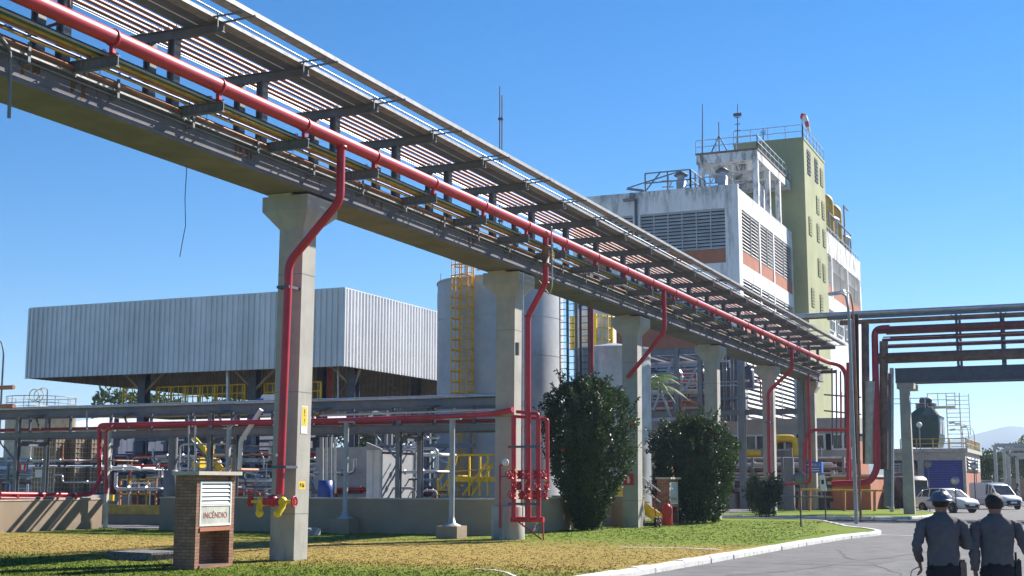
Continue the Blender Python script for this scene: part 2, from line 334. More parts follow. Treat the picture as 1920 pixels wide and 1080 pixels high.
def parapet(m, z0, z1):
    N = m.node_tree.nodes; L = m.node_tree.links; b = N['Principled BSDF']; src = b.inputs['Base Color'].links[0].from_socket
    geo = N.new('ShaderNodeNewGeometry'); sep = N.new('ShaderNodeSeparateXYZ'); L.new(geo.outputs['Position'], sep.inputs[0])
    z = N.new('ShaderNodeMapRange'); z.inputs['From Min'].default_value = z0; z.inputs['From Max'].default_value = z1; z.inputs['To Min'].default_value = 0; z.inputs['To Max'].default_value = 1; L.new(sep.outputs[2], z.inputs['Value'])
    mp = N.new('ShaderNodeMapping'); mp.inputs['Scale'].default_value = (1.6,1.6,0.5); L.new(geo.outputs['Position'], mp.inputs[0])
    n = N.new('ShaderNodeTexNoise'); n.inputs['Scale'].default_value = 1.1; n.inputs['Detail'].default_value = 9; n.inputs['Roughness'].default_value = 0.75; L.new(mp.outputs[0], n.inputs['Vector'])
    r = N.new('ShaderNodeMapRange'); r.inputs['From Min'].default_value = 0.47; r.inputs['From Max'].default_value = 0.62; L.new(n.outputs['Fac'], r.inputs['Value'])
    mu = N.new('ShaderNodeMath'); mu.operation = 'MULTIPLY'; L.new(z.outputs[0], mu.inputs[0]); L.new(r.outputs[0], mu.inputs[1])
    mx = N.new('ShaderNodeMix'); mx.data_type = 'RGBA'; L.new(mu.outputs[0], mx.inputs[0]); L.new(src, mx.inputs[6]); mx.inputs[7].default_value = (0.13,0.13,0.12,1); L.new(mx.outputs[2], b.inputs['Base Color'])
parapet(M['white'], 22.9, 24.9); parapet(M['conc'], 0.9, -0.3); parapet(M['wall'], 0.35, -0.25)
M['far'] = mat('distant_land', (0.10,0.13,0.07), 0.95, var=0.2, scale=0.02)
M['mount'] = mat('mountain_slopes', (0.06,0.09,0.05), 0.95, var=0.2, scale=0.001)
# ================================================================ ground, roads, kerb
def sheet(name, pts, z, m, kind='structure', th=None):
    b = B()
    if th is None: b.add([(x, y, z) for x, y in pts], [tuple(range(len(pts)))])
    else: b.prism([(x, y, z-th) for x, y in pts], (0, 0, th))
    return struct(b, name, m, kind)
def grid(name, x0, x1, y0, y1, nx, ny, fz, m):
    vs = [(x0+(x1-x0)*i/nx, y0+(y1-y0)*j/ny, 0) for j in range(ny+1) for i in range(nx+1)]
    vs = [(x, y, fz(x, y)) for x, y, _ in vs]
    fs = [(j*(nx+1)+i, j*(nx+1)+i+1, (j+1)*(nx+1)+i+1, (j+1)*(nx+1)+i) for j in range(ny) for i in range(nx)]
    return struct(B().add(vs, fs, True), name, m)
sheet('ground', [(-3700,-190),(3700,-190),(3700,4600),(-3700,4600)], -0.13, M['far'])
sheet('road', [(-60,-30),(60,-30),(60,220),(-60,220)], -0.125, M['asphalt'])
KERB = [(-9.6,8.0),(-9.25,15.0),(-8.95,20.0),(-8.72,23.9),(-8.45,29.7),(-8.25,36.0),(-8.05,41.0),(-7.75,45.5),(-7.3,48.4),(-7.25,50.2),(-7.9,52.2),(-9.2,55.0),(-10.6,59.5),(-11.6,62.8),(-13.5,65.0),(-18,66.2),(-36,66.6)]
sheet('lawn', KERB+[(-70,66.6),(-70,8)], 0.0, M['lawn'], th=0.12)
ISL = [(-36,71.0),(-14,70.6),(-10.4,70.4),(-8.9,71.6),(-8.3,74.5),(-8.2,80.0),(-8.9,84.5),(-10.5,89),(-13.5,96),(-36,96)]
sheet('far_lawn', ISL, 0.0, M['lawn'], th=0.12)
sheet('plant_yard', [(-120,41.4),(-19.3,41.4),(-19.3,94),(-120,94)], 0.03, M['gravel'], th=0.05)
sheet('plant_apron', [(-120,96.01),(-13.4,96.01),(-13.4,180),(-120,180)], 0.02, M['paving'], th=0.14)
def kerbrun(pts, name, label, grp, L=0.95, wd=0.22, h=0.03):
    # one stone after another along the polyline
    P2 = [Vector((x, y, 0)) for x, y in pts]; i = 0; pos = P2[0].copy(); k = 0; out = []
    seg = 0; b = None
    dist = [0]
    for a, c in zip(P2, P2[1:]): dist.append(dist[-1]+(c-a).length)
    def pt(s):
        for j in range(len(P2)-1):
            if s <= dist[j+1]: return P2[j].lerp(P2[j+1], (s-dist[j])/(dist[j+1]-dist[j]))
        return P2[-1]
    s = 0.0; rnd = random.Random(3); b = B()
    while s < dist[-1]-L:
        a = pt(s+0.012); c = pt(s+L*rnd.uniform(0.985, 0.992)); d = (c-a).normalized(); n = Vector((d.y, -d.x, 0))
        z = h+rnd.uniform(-.012, .012); o = rnd.uniform(-.012, .012)
        q = [a+n*(o), a+n*(o+wd*0.8), a+n*(o+wd), c+n*(o+wd), c+n*(o+wd*0.8), c+n*o]
        e = 0.02
        b.add([(q[0].x,q[0].y,z),(q[1].x,q[1].y,z),(q[2].x,q[2].y,z-0.05),(q[3].x,q[3].y,z-0.05),(q[4].x,q[4].y,z),(q[5].x,q[5].y,z),
               (q[0].x,q[0].y,-0.12),(q[2].x,q[2].y,-0.12),(q[3].x,q[3].y,-0.12),(q[5].x,q[5].y,-0.12)],
              [(0,5,4,1),(1,4,3,2),(2,3,8,7),(5,0,6,9),(0,1,2,7,6),(3,4,5,9,8)])
        s += L
    return struct(b, name, M['kerb'])
kerbrun([p for p in KERB], 'kerb', '', '')
kerbrun([(-36,70.98)]+ISL[1:-1], 'far_kerb', '', '', wd=0.2)
def strip(name, pts, wd, z, m):
    b = B(); P2 = [Vector((x, y, 0)) for x, y in pts]
    for i, p in enumerate(P2):
        d = (P2[min(i+1, len(P2)-1)]-P2[max(i-1, 0)]).normalized(); n = Vector((d.y, -d.x, 0))
        b.add([(p+n*wd/2)+Vector((0,0,z)), (p-n*wd/2)+Vector((0,0,z))], [])
    b.f = [(2*i, 2*i+1, 2*i+3, 2*i+2) for i in range(len(P2)-1)]; b.s = [False]*len(b.f)
    return struct(b, name, m)
# thin concrete edging lines sunk in the lawn
strip('lawn_edging', [tuple(aG(px,py)[:2]) for px,py in ((1160,1026.5),(1220,1027),(1290,1028.5),(1352,1031))], 0.16, 0.012, M['kerb'])
strip('lawn_edging', [tuple(aG(px,py)[:2]) for px,py in ((890,1067),(925,1069),(950,1074),(968,1082),(980,1095))], 0.07, 0.012, M['kerb'])
strip('road_crossing_stripe', [(-3.0,18.6),(0.6,18.6)], 0.05, -0.119, M['kerb'])
for i in range(1, 12): strip('road_crossing_stripe', [(-0.75,14.2+0.32*i),(2.4,14.2+0.32*i)], 0.10, -0.119, M['kerb'])
strip('road_joint', [(-7.9,50),(6,47.5)], 0.16, -0.119, M['kerb'])
strip('road_joint', [(-8.3,69.2),(8,69.2)], 0.25, -0.119, M['paving'])
rc = random.Random(8)
for (x, y, dx, dy, n) in ((-7.2,24,.55,1.9,16),(-5.8,34,2.2,.3,9),(-3.5,27,-.4,1.6,14),(-1.5,40,1.9,-.2,8)):
    pts = [(x,y)]
    for i in range(n): pts.append((pts[-1][0]+dx*.5+rc.uniform(-.18,.18), pts[-1][1]+dy*.5+rc.uniform(-.18,.18)))
    strip('road_crack', pts, 0.035, -0.1205, M['crack'])
sheet('road_patch', [(-6.9,31.0),(-4.6,31.3),(-4.4,33.5),(-6.6,33.2)], -0.1215, M['patch'])
# grass blades
b = B(); rnd = random.Random(11)
def inlawn(x, y): return x < -8.95+0.02*(y-20) and not (y > 50 and x > -9.4-(y-50)*.16) and not (x < -19.3 and y > 40.8) and x > -34.6
n = 0
while n < 42000:
    y = 17.5+44*rnd.random()**1.6; x = rnd.uniform(-1.02*y-1, -8.6)
    if not inlawn(x, y) or x < -34: continue
    n += 1
    dry = 1 if 26.5 < y < 40 else 0
    for k in range(3):
        h = rnd.uniform(0.010, 0.034)*(0.6 if dry else 1); a = rnd.uniform(0, 2*pi); wd = 0.006+0.0002*y
        cx = x+rnd.uniform(-.05, .05); cy = y+rnd.uniform(-.05, .05)
        b.add([(cx-wd*cos(a), cy-wd*sin(a), 0), (cx+wd*cos(a), cy+wd*sin(a), 0), (cx+rnd.uniform(-.03, .03), cy+rnd.uniform(-.03, .03), h)], [(0,1,2)])
go = struct(b, 'grass', M['blade'], 'stuff')
rn = random.Random(2)
nl = []
for i in range(len(go.data.polygons)):
    nv = (rn.uniform(-.25,.45), rn.uniform(-.25,.5), 1.0); nl += [nv, nv, nv]
go.data.normals_split_custom_set(nl)
# mountains
def ridge(name, y, x0, x1, hf, n, seed, dp=700):
    b = B(); vs = []
    for j in range(7):
        t = j/6
        for i in range(n+1):
            x = x0+(x1-x0)*i/n
            h = hf(x)*(1-abs(2*t-1)**1.3)*(0.85+0.3*noise.noise((x*0.003, t*2.5, seed)))
            vs.append((x, y+(t-0.5)*dp, -2+max(0, h)))
    fs = [(j*(n+1)+i, j*(n+1)+i+1, (j+1)*(n+1)+i+1, (j+1)*(n+1)+i) for j in range(6) for i in range(n)]
    return struct(b.add(vs, fs, True), name, M['mount'])
ridge('mountains', 3900, -900, 2700, lambda x: min(1,max(0,(x+900)/700))*165+22*noise.noise((x*0.0018, 1, 1))+9*noise.noise((x*0.007, 2, 1)), 160, 1.0)
ridge('foothills', 2100, -800, 1900, lambda x: 34+14*noise.noise((x*0.003, 5, 1))+6*noise.noise((x*0.012, 2, 4)), 140, 5.0, 400)

# ================================================================ main pipe rack (runs along Y)
ORD = ['nearest the camera, beside the brick fire kiosk', 'second from the camera, behind the red valve manifold', 'third from the camera, with a red hand sign on it', 'fourth from the camera, behind the rounded bush', 'fifth from the camera, with a red drop pipe at its left', 'farthest of the row, carrying a blue sign']
CY = [25.8+12.3*k for k in range(6)]
cols = []
for k, y in enumerate(CY):
    t = thing('concrete_column', 'tall grey concrete pipe rack column, '+ORD[k], 'column', (-16.58, y+0.3, 0), 'concrete columns under the pipe rack')
    B().frus((-16.92,y,-16.29,y+0.56), (-16.86,y,-16.23,y+0.56), -0.1, 7.46).build('shaft', M['conc'], t)
    for zz in (1.02, 3.72, 6.4): B().box((-16.924+.008*zz,y-.002,zz),(-16.286+.008*zz,y+.562,zz+.014)).build('form_joint', M['steel'], t)
    c = B().frus((-16.86,y,-16.23,y+0.56), (-17.27,y-0.12,-16.06,y+1.2), 7.45, 7.88)
    c.box((-17.27,y-0.12,7.88), (-16.06,y+1.2,8.22)); c.build('capital', M['conc'], t)
    B().box((-17.1,y-0.15,8.22), (-16.5,y+0.25,8.27)).build('bearing_pad', M['pad'], t)
    cols.append(t)
SPN = [11.0]+[y+0.42 for y in CY]+[89.6]
SL = ['running out of the picture at upper left', 'between the nearest and second column', 'between the second and third column', 'between the third and fourth column', 'between the fourth and fifth column', 'between the fifth and farthest column', 'stub beyond the farthest column']
for k in range(7):
    a, c = SPN[k]+0.01, SPN[k+1]-0.01
    b = B()
    b.prism([(-17.2,a,8.28),(-16.02,a,8.28),(-16.02,a,8.36),(-16.08,a,8.40),(-16.08,a,8.98),(-17.14,a,8.98),(-17.14,a,8.40),(-17.2,a,8.36)], (0, c-a, 0))
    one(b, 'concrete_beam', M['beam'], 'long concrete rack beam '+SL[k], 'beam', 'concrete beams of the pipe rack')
beams = [o for o in COL.objects if o.name.startswith('concrete_beam')]
rs = random.Random(12)
for px, py in ((62,135),(160,128),(456,292),(700,372),(888,455),(962,488),(1150,552),(1290,605),(1390,650)):
    q = aX(px, py, -16.08); bm = [o for o in beams if SPN[beams.index(o)] < q.y < SPN[beams.index(o)+1]][0]; b = B()
    for k in range(5):
        y = q.y+rs.uniform(-.3,.3)*1.3; w_ = rs.uniform(.03,.12); z0 = rs.uniform(8.40,8.6)
        b.prism([(-16.0785,y,z0),(-16.0785,y+w_,z0+.06),(-16.0785,y+w_*1.1,8.975),(-16.0785,y-w_*.2,8.975)], (.001+.0003*k,0,0))
    b.build('rust_stain', M['ruststain'], bm)
ST = [20.8+3.075*i for i in range(-4, 23)]
stf = None
ordn = lambda i: {1:'1st',2:'2nd',3:'3rd'}.get(i, f'{i}th')
for i, y in enumerate(ST):
    lab = f'grey steel bracket frame standing on the rack beam, {ordn(i+1)} counting away from the camera'
    if stf is None:
        stf = t = thing('bracket_frame', lab, 'steel frame', (-16.3, y, 8.98), 'steel bracket frames on the pipe rack')
        for x in (-16.72, -16.14):
            B().ibar((x,y,8.985),(x,y,10.33), 0.20, 0.17, 0.018, up=(1,0,0)).build('post', M['steel'], t)
        B().ibar((-16.62,y+0.1,8.88),(-15.0,y+0.1,8.88), 0.10, 0.21, 0.018).build('lower_bracket', M['steel'], t)
        B().ibar((-17.2,y,10.44),(-14.98,y,10.44), 0.10, 0.21, 0.018).build('upper_bracket', M['steel'], t)
        s = B().bar((-15.0,y,10.53),(-14.25,y,10.56), 0.04, 0.03); s.bar((-14.95,y-0.25,10.3),(-14.95,y-0.25,10.68), 0.025)
        s.bar((-15.05,y-0.25,10.57),(-14.4,y-0.25,10.57), 0.03,0.03)
        s.build('tray_arm', M['steel'], t)
        h = B()
        for x in (-16.92,-16.72,-16.52,-16.32,-16.12):
            h.tube([(x-0.06,y,10.55),(x-0.06,y,10.68),(x+0.06,y,10.68),(x+0.06,y,10.55)], 0.011, 6, fr=0.05)
        h.build('upper_pipe_hoops', M['galv'], t)
        h = B()
        for x in (-15.33,-15.48,-15.62,-15.74,-15.86):
            h.tube([(x-0.055,y+0.1,8.86),(x-0.055,y+0.1,9.12),(x+0.055,y+0.1,9.12),(x+0.055,y+0.1,8.86)], 0.010, 6, fr=0.05)
            h.bar((x-0.055,y+0.1,8.70),(x-0.055,y+0.1,8.9),0.012); 
        h.build('lower_pipe_hoops', M['galv'], t)
    else: dup(stf, (-16.3, y, 8.98), lab)
Y0, Y1 = 10.5, 88.6
def rackpipe(x, z, r, m, label, name='pipe', cat='pipe', y0=Y0, y1=Y1, grp='pipes along the main rack', n=8):
    b = B(); rnd = random.Random(int(x*100+z*10)); ys = [y0]
    while ys[-1] < y1: ys.append(ys[-1]+3.075)
    ys[-1] = y1
    b.tube([(x+rnd.uniform(-.008,.008), yy, z+rnd.uniform(-.008,.008)) for yy in ys], r, n)
    return one(b, name, m, label, cat, grp)
nm = ['nearest the open side', 'second from the open side', 'in the middle of five', 'fourth from the open side', 'innermost of five']
for i, x in enumerate((-16.12,-16.32,-16.52,-16.72,-16.92)):
    rackpipe(x, 10.60, 0.042 if i != 2 else 0.034, M['copper'], 'copper brown pipe on the upper brackets, '+nm[i])
for i, (x, r) in enumerate(((-17.06,0.017),(-17.14,0.012))):
    rackpipe(x, 10.60, r, M['galv'], ['thin silver conduit along the inner edge of the upper brackets','thinnest silver conduit at the far edge of the upper brackets'][i], 'conduit', 'conduit', n=6)
rackpipe(-15.26, 9.02, 0.022, M['lsteel'], 'thin pale pipe running just under the big red pipe', n=6)
rackpipe(-15.345, 9.045, 0.058, M['green'], 'dark green pipe on the lower brackets under the red pipe', n=10)
rackpipe(-15.49, 9.03, 0.036, M['ochre'], 'yellow ochre pipe next to the green pipe on lower brackets')
rackpipe(-15.62, 9.03, 0.034, M['rust'], 'orange brown pipe between the yellow and blue pipes')
rackpipe(-15.76, 9.02, 0.026, M['blue'], 'slim blue pipe inside the orange brown pipe')
rackpipe(-15.86, 9.03, 0.032, M['ochre'], 'faded ochre pipe at the root of the lower brackets')
rackpipe(-16.0, 8.90, 0.040, M['rust'], 'rusty orange pipe hugging the top of the concrete beam')
rackpipe(-16.45, 9.12, 0.05, M['brownins'], 'dark brown pipe lying between the posts on the beam')
rackpipe(-16.95, 9.10, 0.045, M['lsteel'], 'pale grey pipe on the far side of the beam top')
# supports of the beam-hugging pipe
def tray(name, label, x, z, wd, hh, y0, y1, rung=0.11, m=None, solid=False):
    b = B(); m = m or M['tray']
    for s in (-1, 1): b.box((x+s*wd/2-0.004,y0,z), (x+s*wd/2+0.004,y1,z+hh)); b.box((x+s*wd/2-0.004-0.006*s,y0,z-0.004),(x+s*wd/2+s*0.02,y1,z-0.001))
    y = y0+0.05
    if solid: b.box((x-wd/2+0.006,y0,z+0.002),(x+wd/2-0.006,y1,z+0.006))
    else:
        while y < y1: b.box((x-wd/2+0.005,y,z+0.002), (x+wd/2-0.005,y+rung*0.68,z+0.012)); y += rung
    y = y0+0.5; 
    return one(b, name, m, label, 'cable tray', 'cable trays along the main rack')
tray('cable_tray', 'perforated cable tray alone on the outermost arms of the rack', -14.48, 10.60, 0.24, 0.10, Y0, Y1, rung=0.055)
rackpipe(-14.90, 10.62, 0.018, M['galv'], 'added silver conduit splitting the sunlight between the bracket tips and the outermost tray', 'conduit', 'conduit', n=6)  # added blocker: its shadow splits the sunlit strip on the beam side
rackpipe(-16.045, 8.70, 0.024, M['steel'], 'slim grey pipe hugging the beam side under the ribbed tray', n=6)
rackpipe(-15.98, 8.845, 0.022, M['brownins'], 'slim dark pipe hugging the beam side above the ribbed tray', n=6)
tray('cable_tray', 'solid cable tray at the tip of the upper brackets', -15.16, 10.56, 0.22, 0.08, Y0, Y1, solid=True)
tray('cable_tray', 'slotted cable tray second from the tip of the upper brackets', -15.44, 10.56, 0.25, 0.08, Y0, Y1, rung=0.055, m=M['steel'])
tray('cable_tray', 'dark slotted cable tray beside the copper brown pipes', -15.76, 10.56, 0.28, 0.08, Y0, Y1, rung=0.055, m=M['steel'])
tray('cable_tray', 'narrow ribbed cable tray fixed along the side of the concrete beam', -16.02, 8.76, 0.09, 0.05, Y0, Y1, rung=0.05)
# cables in the trays
for i, (x, r) in enumerate(((-15.40,0.02),(-15.50,0.018),(-15.72,0.022),(-15.82,0.02))):
    rackpipe(x, 10.60, r, M['black'], 'black cable lying in a slotted tray on the rack', 'cable', 'cable', grp='cables in the rack trays', n=6)
# saddle clips on the beam side
sc0 = None
for i in range(34):
    y = 12.2+2.25*i
    if sc0 is None:
        b = B().box((-16.078,y-.03,8.60),(-15.9,y+.03,8.63)); b.box((-15.93,y-.03,8.63),(-15.905,y+.03,8.98)); b.box((-16.078,y-.03,8.63),(-16.062,y+.03,8.80))
        sc0 = one(b, 'pipe_clip', M['steel'], 'small steel clip holding the tray to the concrete beam side', 'clip', 'small clips along the side of the beam')
        z0 = sc0.location.copy()
    else: dup(sc0, (z0.x, z0.y+2.25*i, z0.z))
# ---------------- the red fire main
rp = thing('red_fire_main', 'thick bright red pipe running the whole length of the rack', 'pipe', (-15.05, Y0, 9.27))
B().tube([(-15.05,Y0,9.27),(-15.05,85.6,9.27),(-14.35,86.3,9.1),(-14.1,86.8,8.6),(-14.1,86.8,2.0)], 0.142, 16, fr=0.5).build('pipe_body', M['red'], rp)
for i, y in enumerate(ST):
    if y > 85 or y < Y0: continue
    b = B().lathe((-15.05,y,9.27), [(0.143,-0.03),(0.160,-0.03),(0.160,0.03),(0.143,0.03)], 16, 'y')
    b.box((-15.09,y-.04,8.99),(-15.01,y+.04,9.13)); b.bar((-15.17,y-.02,9.0),(-15.0,y+.10,9.0),0.03)
    b.build('pipe_clamp', M['red'], rp)
def wheel(b, c, R, ax, r=0.012):
    b.torus(c, R, r, ax); c = Vector(c)
    for i in range(3):
        a = pi*i/3; d = {'y': V(cos(a),0,sin(a)), 'x': V(0,cos(a),sin(a)), 'z': V(cos(a),sin(a),0)}[ax]*R
        b.bar(c-d, c+d, r*1.3)
    return b
def flange(b, c, r, ax, t=0.03, n=14): return b.lathe(c, [(r*0.3,-t),(r,-t),(r,t),(r*0.3,t)], n, ax)
# drops
d1 = thing('red_drop_pipe', 'red pipe dropping down the nearest column to a yellow hydrant', 'pipe', (-16.35, 25.5, 1.2))
B().tube([(-15.05,25.42,9.2),(-15.05,25.42,7.92),(-16.35,25.42,6.6),(-16.47,25.46,1.45)], 0.095, 14, fr=0.22).build('pipe_body', M['red'], d1)
b = B(); flange(b, (-15.05,25.42,9.13), 0.13, 'z'); b.build('branch_collar', M['red'], d1)
b = B().box((-16.60,25.33,6.02),(-16.28,25.36,6.08)); b.box((-16.60,25.36,6.02),(-16.57,25.8,6.08)); b.box((-16.31,25.36,6.02),(-16.28,25.8,6.08)); b.build('pipe_clamp', M['dsteel'], d1)
b = B().box((-16.62,25.33,2.02),(-16.24,25.36,2.08)); b.box((-16.62,25.36,2.02),(-16.59,25.8,2.08)); b.box((-16.27,25.36,2.02),(-16.24,25.8,2.08)); b.build('pipe_clamp', M['dsteel'], d1)
B().box((-16.53,25.35,2.28),(-16.47,25.358,2.34)).build('tag_plate', M['signw'], d1)
def hydrant(name, label, c, s=1.0):
    t = thing(name, label, 'hydrant valve', c)
    x, y, z = c
    b = B().tube([(x-0.24*s,y,z),(x+0.26*s,y,z)], 0.075*s, 12); b.sph((x,y,z+0.02), 0.12*s); b.build('valve_body', M['red'], t)
    for sx in (-1, 1):
        q = x+sx*0.23*s
        b = B().tube([(q,y,z),(q+sx*.03*s,y-0.05*s,z-0.10*s),(q-sx*.02*s,y-0.12*s,z-0.22*s)], 0.062*s, 10); b.sph((q-sx*.03*s,y-0.12*s,z-0.22*s), 0.078*s, 10); b.sph((q,y,z), 0.095*s, 10)
        b.tube([(q,y,z),(q+sx*0.24*s,y,z)], 0.03*s, 8)
        b.build('hose_outlet', M['yellow'], t)
        b = wheel(B(), (q+sx*0.26*s, y, z), 0.095*s, 'x', 0.017*s); b.build('handwheel', M['red'], t)
    return t
hydrant('hydrant', 'yellow and red double hose hydrant at the foot of the nearest column', (-16.55, 25.3, 1.30), 1.15)
d2 = thing('red_drop_pipe', 'red pipe with a valve dropping to the manifold at the second column', 'pipe', (-15.63, 37.7, 3.6))
B().tube([(-15.05,37.72,9.2),(-15.05,37.72,7.75),(-15.64,37.72,6.75),(-15.64,37.72,0.55)], 0.09, 14, fr=0.18).build('pipe_body', M['red'], d2)
b = B().lathe((-15.05,37.72,8.6), [(0.09,-.30),(0.16,-.30),(0.16,-.25),(0.10,-.24),(0.13,0),(0.10,.24),(0.16,.25),(0.16,.30),(0.09,.30)], 14); b.build('valve', M['brownins'], d2)
wheel(B().tube([(-15.05,37.72,8.6),(-14.82,37.72,8.6)],0.02,8), (-14.82,37.72,8.6), 0.13, 'x').build('handwheel', M['ochre'], d2)
B().tube([(-14.86,37.7,9.3),(-14.80,37.6,9.5),(-14.78,37.6,7.6),(-15.0,37.9,7.4),(-15.9,39,8.2)], 0.018, 8, fr=.15).build('bypass_tube', M['galv'], d2)
for z, r in ((6.75,.12),(7.75,.12)): 
    b = B(); flange(b, (-15.64 if z < 7 else -15.05,37.72,z), r, 'z', 0.02); b.build('coupling', M['red'], d2)
d3 = thing('red_drop_pipe', 'red pipe bending back under the beam to the third column', 'pipe', (-15.9, 50.2, 6.4))
B().tube([(-15.05,50.2,9.2),(-15.05,50.2,7.55),(-15.95,50.2,6.5),(-16.6,50.25,5.8)], 0.085, 12, fr=0.2).build('pipe_body', M['red'], d3)
d4 = thing('red_drop_pipe', 'red pipe dropping beside the fifth column to a small hydrant', 'pipe', (-16.5, 74.6, 1.3))
B().tube([(-15.05,74.6,9.2),(-15.05,74.6,7.95),(-16.42,74.6,6.75),(-16.5,74.6,1.3)], 0.10, 12, fr=0.22).build('pipe_body', M['red'], d4)
for z in (2.2, 5.0): B().box((-16.62,74.49,z),(-16.35,75.0,z+.08)).build('pipe_clamp', M['dsteel'], d4)
hydrant('hydrant', 'small yellow hydrant at the foot of the fifth column', (-16.45, 74.4, 1.25), 1.2)
# signs on the columns
def txt(s, size, name, m, parent, loc, rot, depth=0.003, sx=1.0, align='CENTER'):
    cu = bpy.data.curves.new('t', 'FONT'); cu.body = s; cu.size = size; cu.extrude = depth; cu.align_x = align; cu.align_y = 'CENTER'; cu.offset = size*0.002; cu.space_character = 1.06
    o = bpy.data.objects.new('t', cu); COL.objects.link(o)
    dg = bpy.context.evaluated_depsgraph_get(); me = bpy.data.meshes.new_from_object(o.evaluated_get(dg))
    bpy.data.objects.remove(o)
    Mx = Matrix.Translation(Vector(loc)-Vector(ORG[parent.name])) @ rot.to_4x4() @ Matrix.Diagonal((sx,1,1,1))
    me.transform(Mx); me.materials.clear(); me.materials.append(m)
    ob = bpy.data.objects.new(name, me); COL.objects.link(ob); ob.parent = parent; ORG[ob.name] = ORG[parent.name]
    return ob
RX = Matrix(((0,0,1),(1,0,0),(0,1,0)))      # text facing +X : right = +Y, up = +Z
RY = Matrix(((1,0,0),(0,0,-1),(0,1,0)))     # text facing -Y : right = +X, up = +Z
t = cols[0]
B().box((-16.291,25.93,1.56),(-16.275,26.19,1.74)).build('number_plate', M['signy'], t)
txt('P-56', 0.13, 'number', M['inkb'], t, (-16.272,26.06,1.65), RX, sx=0.72)
sg = thing('warning_sign', 'tall white and yellow warning sign on the lit face of the nearest column', 'sign', (-16.27,26.07,3.0))
B().box((-16.272,25.94,2.80),(-16.258,26.20,3.42)).build('sign_board', M['signw'], sg)
B().box((-16.257,25.97,2.98),(-16.254,26.17,3.40)).build('yellow_field', M['signy'], sg)
txt('!', 0.22, 'symbol', M['inkb'], sg, (-16.252,26.07,3.26), RX)
txt('!', 0.14, 'symbol', M['inkb'], sg, (-16.252,26.07,3.08), RX)
sg = thing('stop_sign', 'small red square sign with a white hand on the third column', 'sign', (-16.6,50.39,1.9))
B().box((-16.87,50.375,1.62),(-16.45,50.39,2.06)).build('sign_board', M['signr'], sg)
b = B().box((-16.71,50.368,1.70),(-16.61,50.372,1.84)); 
for i, (hx, hh) in enumerate(((-16.71,.11),(-16.685,.14),(-16.66,.13),(-16.635,.10))): b.box((hx,50.368,1.84),(hx+.02,50.372,1.84+hh))
b.bar((-16.61,50.37,1.76),(-16.57,50.37,1.84),0.022,0.004); b.build('hand_symbol', M['signw'], sg)
sg = thing('column_marking', 'faded red marking painted on the lit face of the third column', 'marking', (-16.27,50.6,1.8))
txt('3', 0.5, 'figure', M['letter'], sg, (-16.279,50.68,1.84), RX, depth=0.002, sx=0.7)
txt('I', 0.28, 'figure', M['letter'], sg, (-16.272,50.68,2.55), RX, depth=0.002)
sg = thing('blue_sign', 'blue direction sign with white lettering on the farthest column', 'sign', (-16.2,87.1,2.7))
B().box((-16.9,87.15,2.35),(-15.95,87.19,3.05)).build('sign_board', M['signb'], sg)
B().box((-15.94,87.15,2.35),(-15.90,87.75,3.05)).build('side_board', M['signb'], sg)
txt('MASSA 2', 0.22, 'lettering', M['signw'], sg, (-16.43,87.146,2.85), RY)
for z in (2.62, 2.48): B().box((-16.8,87.143,z-.02),(-16.05,87.148,z+.03)).build('text_line', M['signw'], sg)
# left edge conduit and hanging wire
one(B().tube([(-15.95,15.98,9.9),(-15.95,15.98,8.95),(-15.95,16.3,8.75),(-15.95,16.35,8.0),(-15.95,16.36,7.6)],0.03,8,fr=.1), 'conduit', M['steel'], 'grey conduit hanging down the beam side at the left picture edge', 'conduit')
one(B().tube([(-15.3,16.9,10.6),(-15.3,16.9,9.35),(-15.6,16.7,9.2),(-16.1,16.7,9.15)],0.028,8,fr=.12), 'conduit', M['brownins'], 'brown conduit bending down from the upper brackets at upper left', 'conduit')
one(B().tube([(-17.1,22.6,8.3),(-17.12,22.6,7.6),(-17.08,22.6,7.0),(-17.14,22.6,6.7),(-17.2,22.6,6.35)],0.008,6), 'hanging_wire', M['black'], 'thin loose wire hanging below the concrete beam against the sky', 'wire')
# ================================================================ low walls round the plant
def wallbox(a, c, label, m='wall', cap=True):
    t = thing('low_wall', label, 'wall', ((a[0]+c[0])/2, (a[1]+c[1])/2, 0))
    B().box((a[0],a[1],-0.15), c).build('wall_body', M[m], t)
    if cap: B().box((a[0]-.02,a[1]-.02,c[2]+.001), (c[0]+.02,c[1]+.02,c[2]+.05)).build('coping', M['pad'], t)
    return t
wallbox((-35.02,18,0), (-34.8,41.55,1.08), 'sunlit beige low wall at left with diagonal pipe shadows', cap=True)
wallbox((-31.7,41.0,0), (-17.9,41.2,1.15), 'long shaded beige low wall behind the nearest column')
wallbox((-18.1,41.21,0), (-17.9,52.0,1.15), 'sunlit return of the low wall behind the red manifold')
wallbox((-20.5,52.01,0), (-16.6,52.2,1.15), 'short low wall beside the yellow stair behind the bushes')
# barrier at the gap
t = thing('yellow_barrier', 'wide yellow beam closing the gap in the low wall', 'barrier', (-36.8,45.9,0))
B().box((-39.5,45.8,0.42),(-34.0,46.0,0.80)).build('beam', M['ochre'], t)
B().box((-39.5,45.85,0),(-34.0,45.99,0.41)).build('kerb_wall', M['wall'], t)
one(B().box((-24.9,38.2,0),(-23.6,39.0,0.22)).box((-24.85,38.19,0.221),(-23.65,38.9,0.25)), 'concrete_slab', M['lsteel'], 'low grey concrete block on the grass behind the nearest column', 'slab')
one(B().prism([(-20.6,24.9,0),(-19.2,24.6,0),(-19.05,25.5,0),(-20.5,25.8,0)], (0,0,0.13)).prism([(-20.65,24.85,.131),(-19.15,24.55,.131),(-19.0,25.55,.131),(-20.55,25.85,.131)], (0,0,0.045)), 'manhole_cover', M['gravel'], 'flat stone manhole cover in the grass left of the brick kiosk', 'cover')
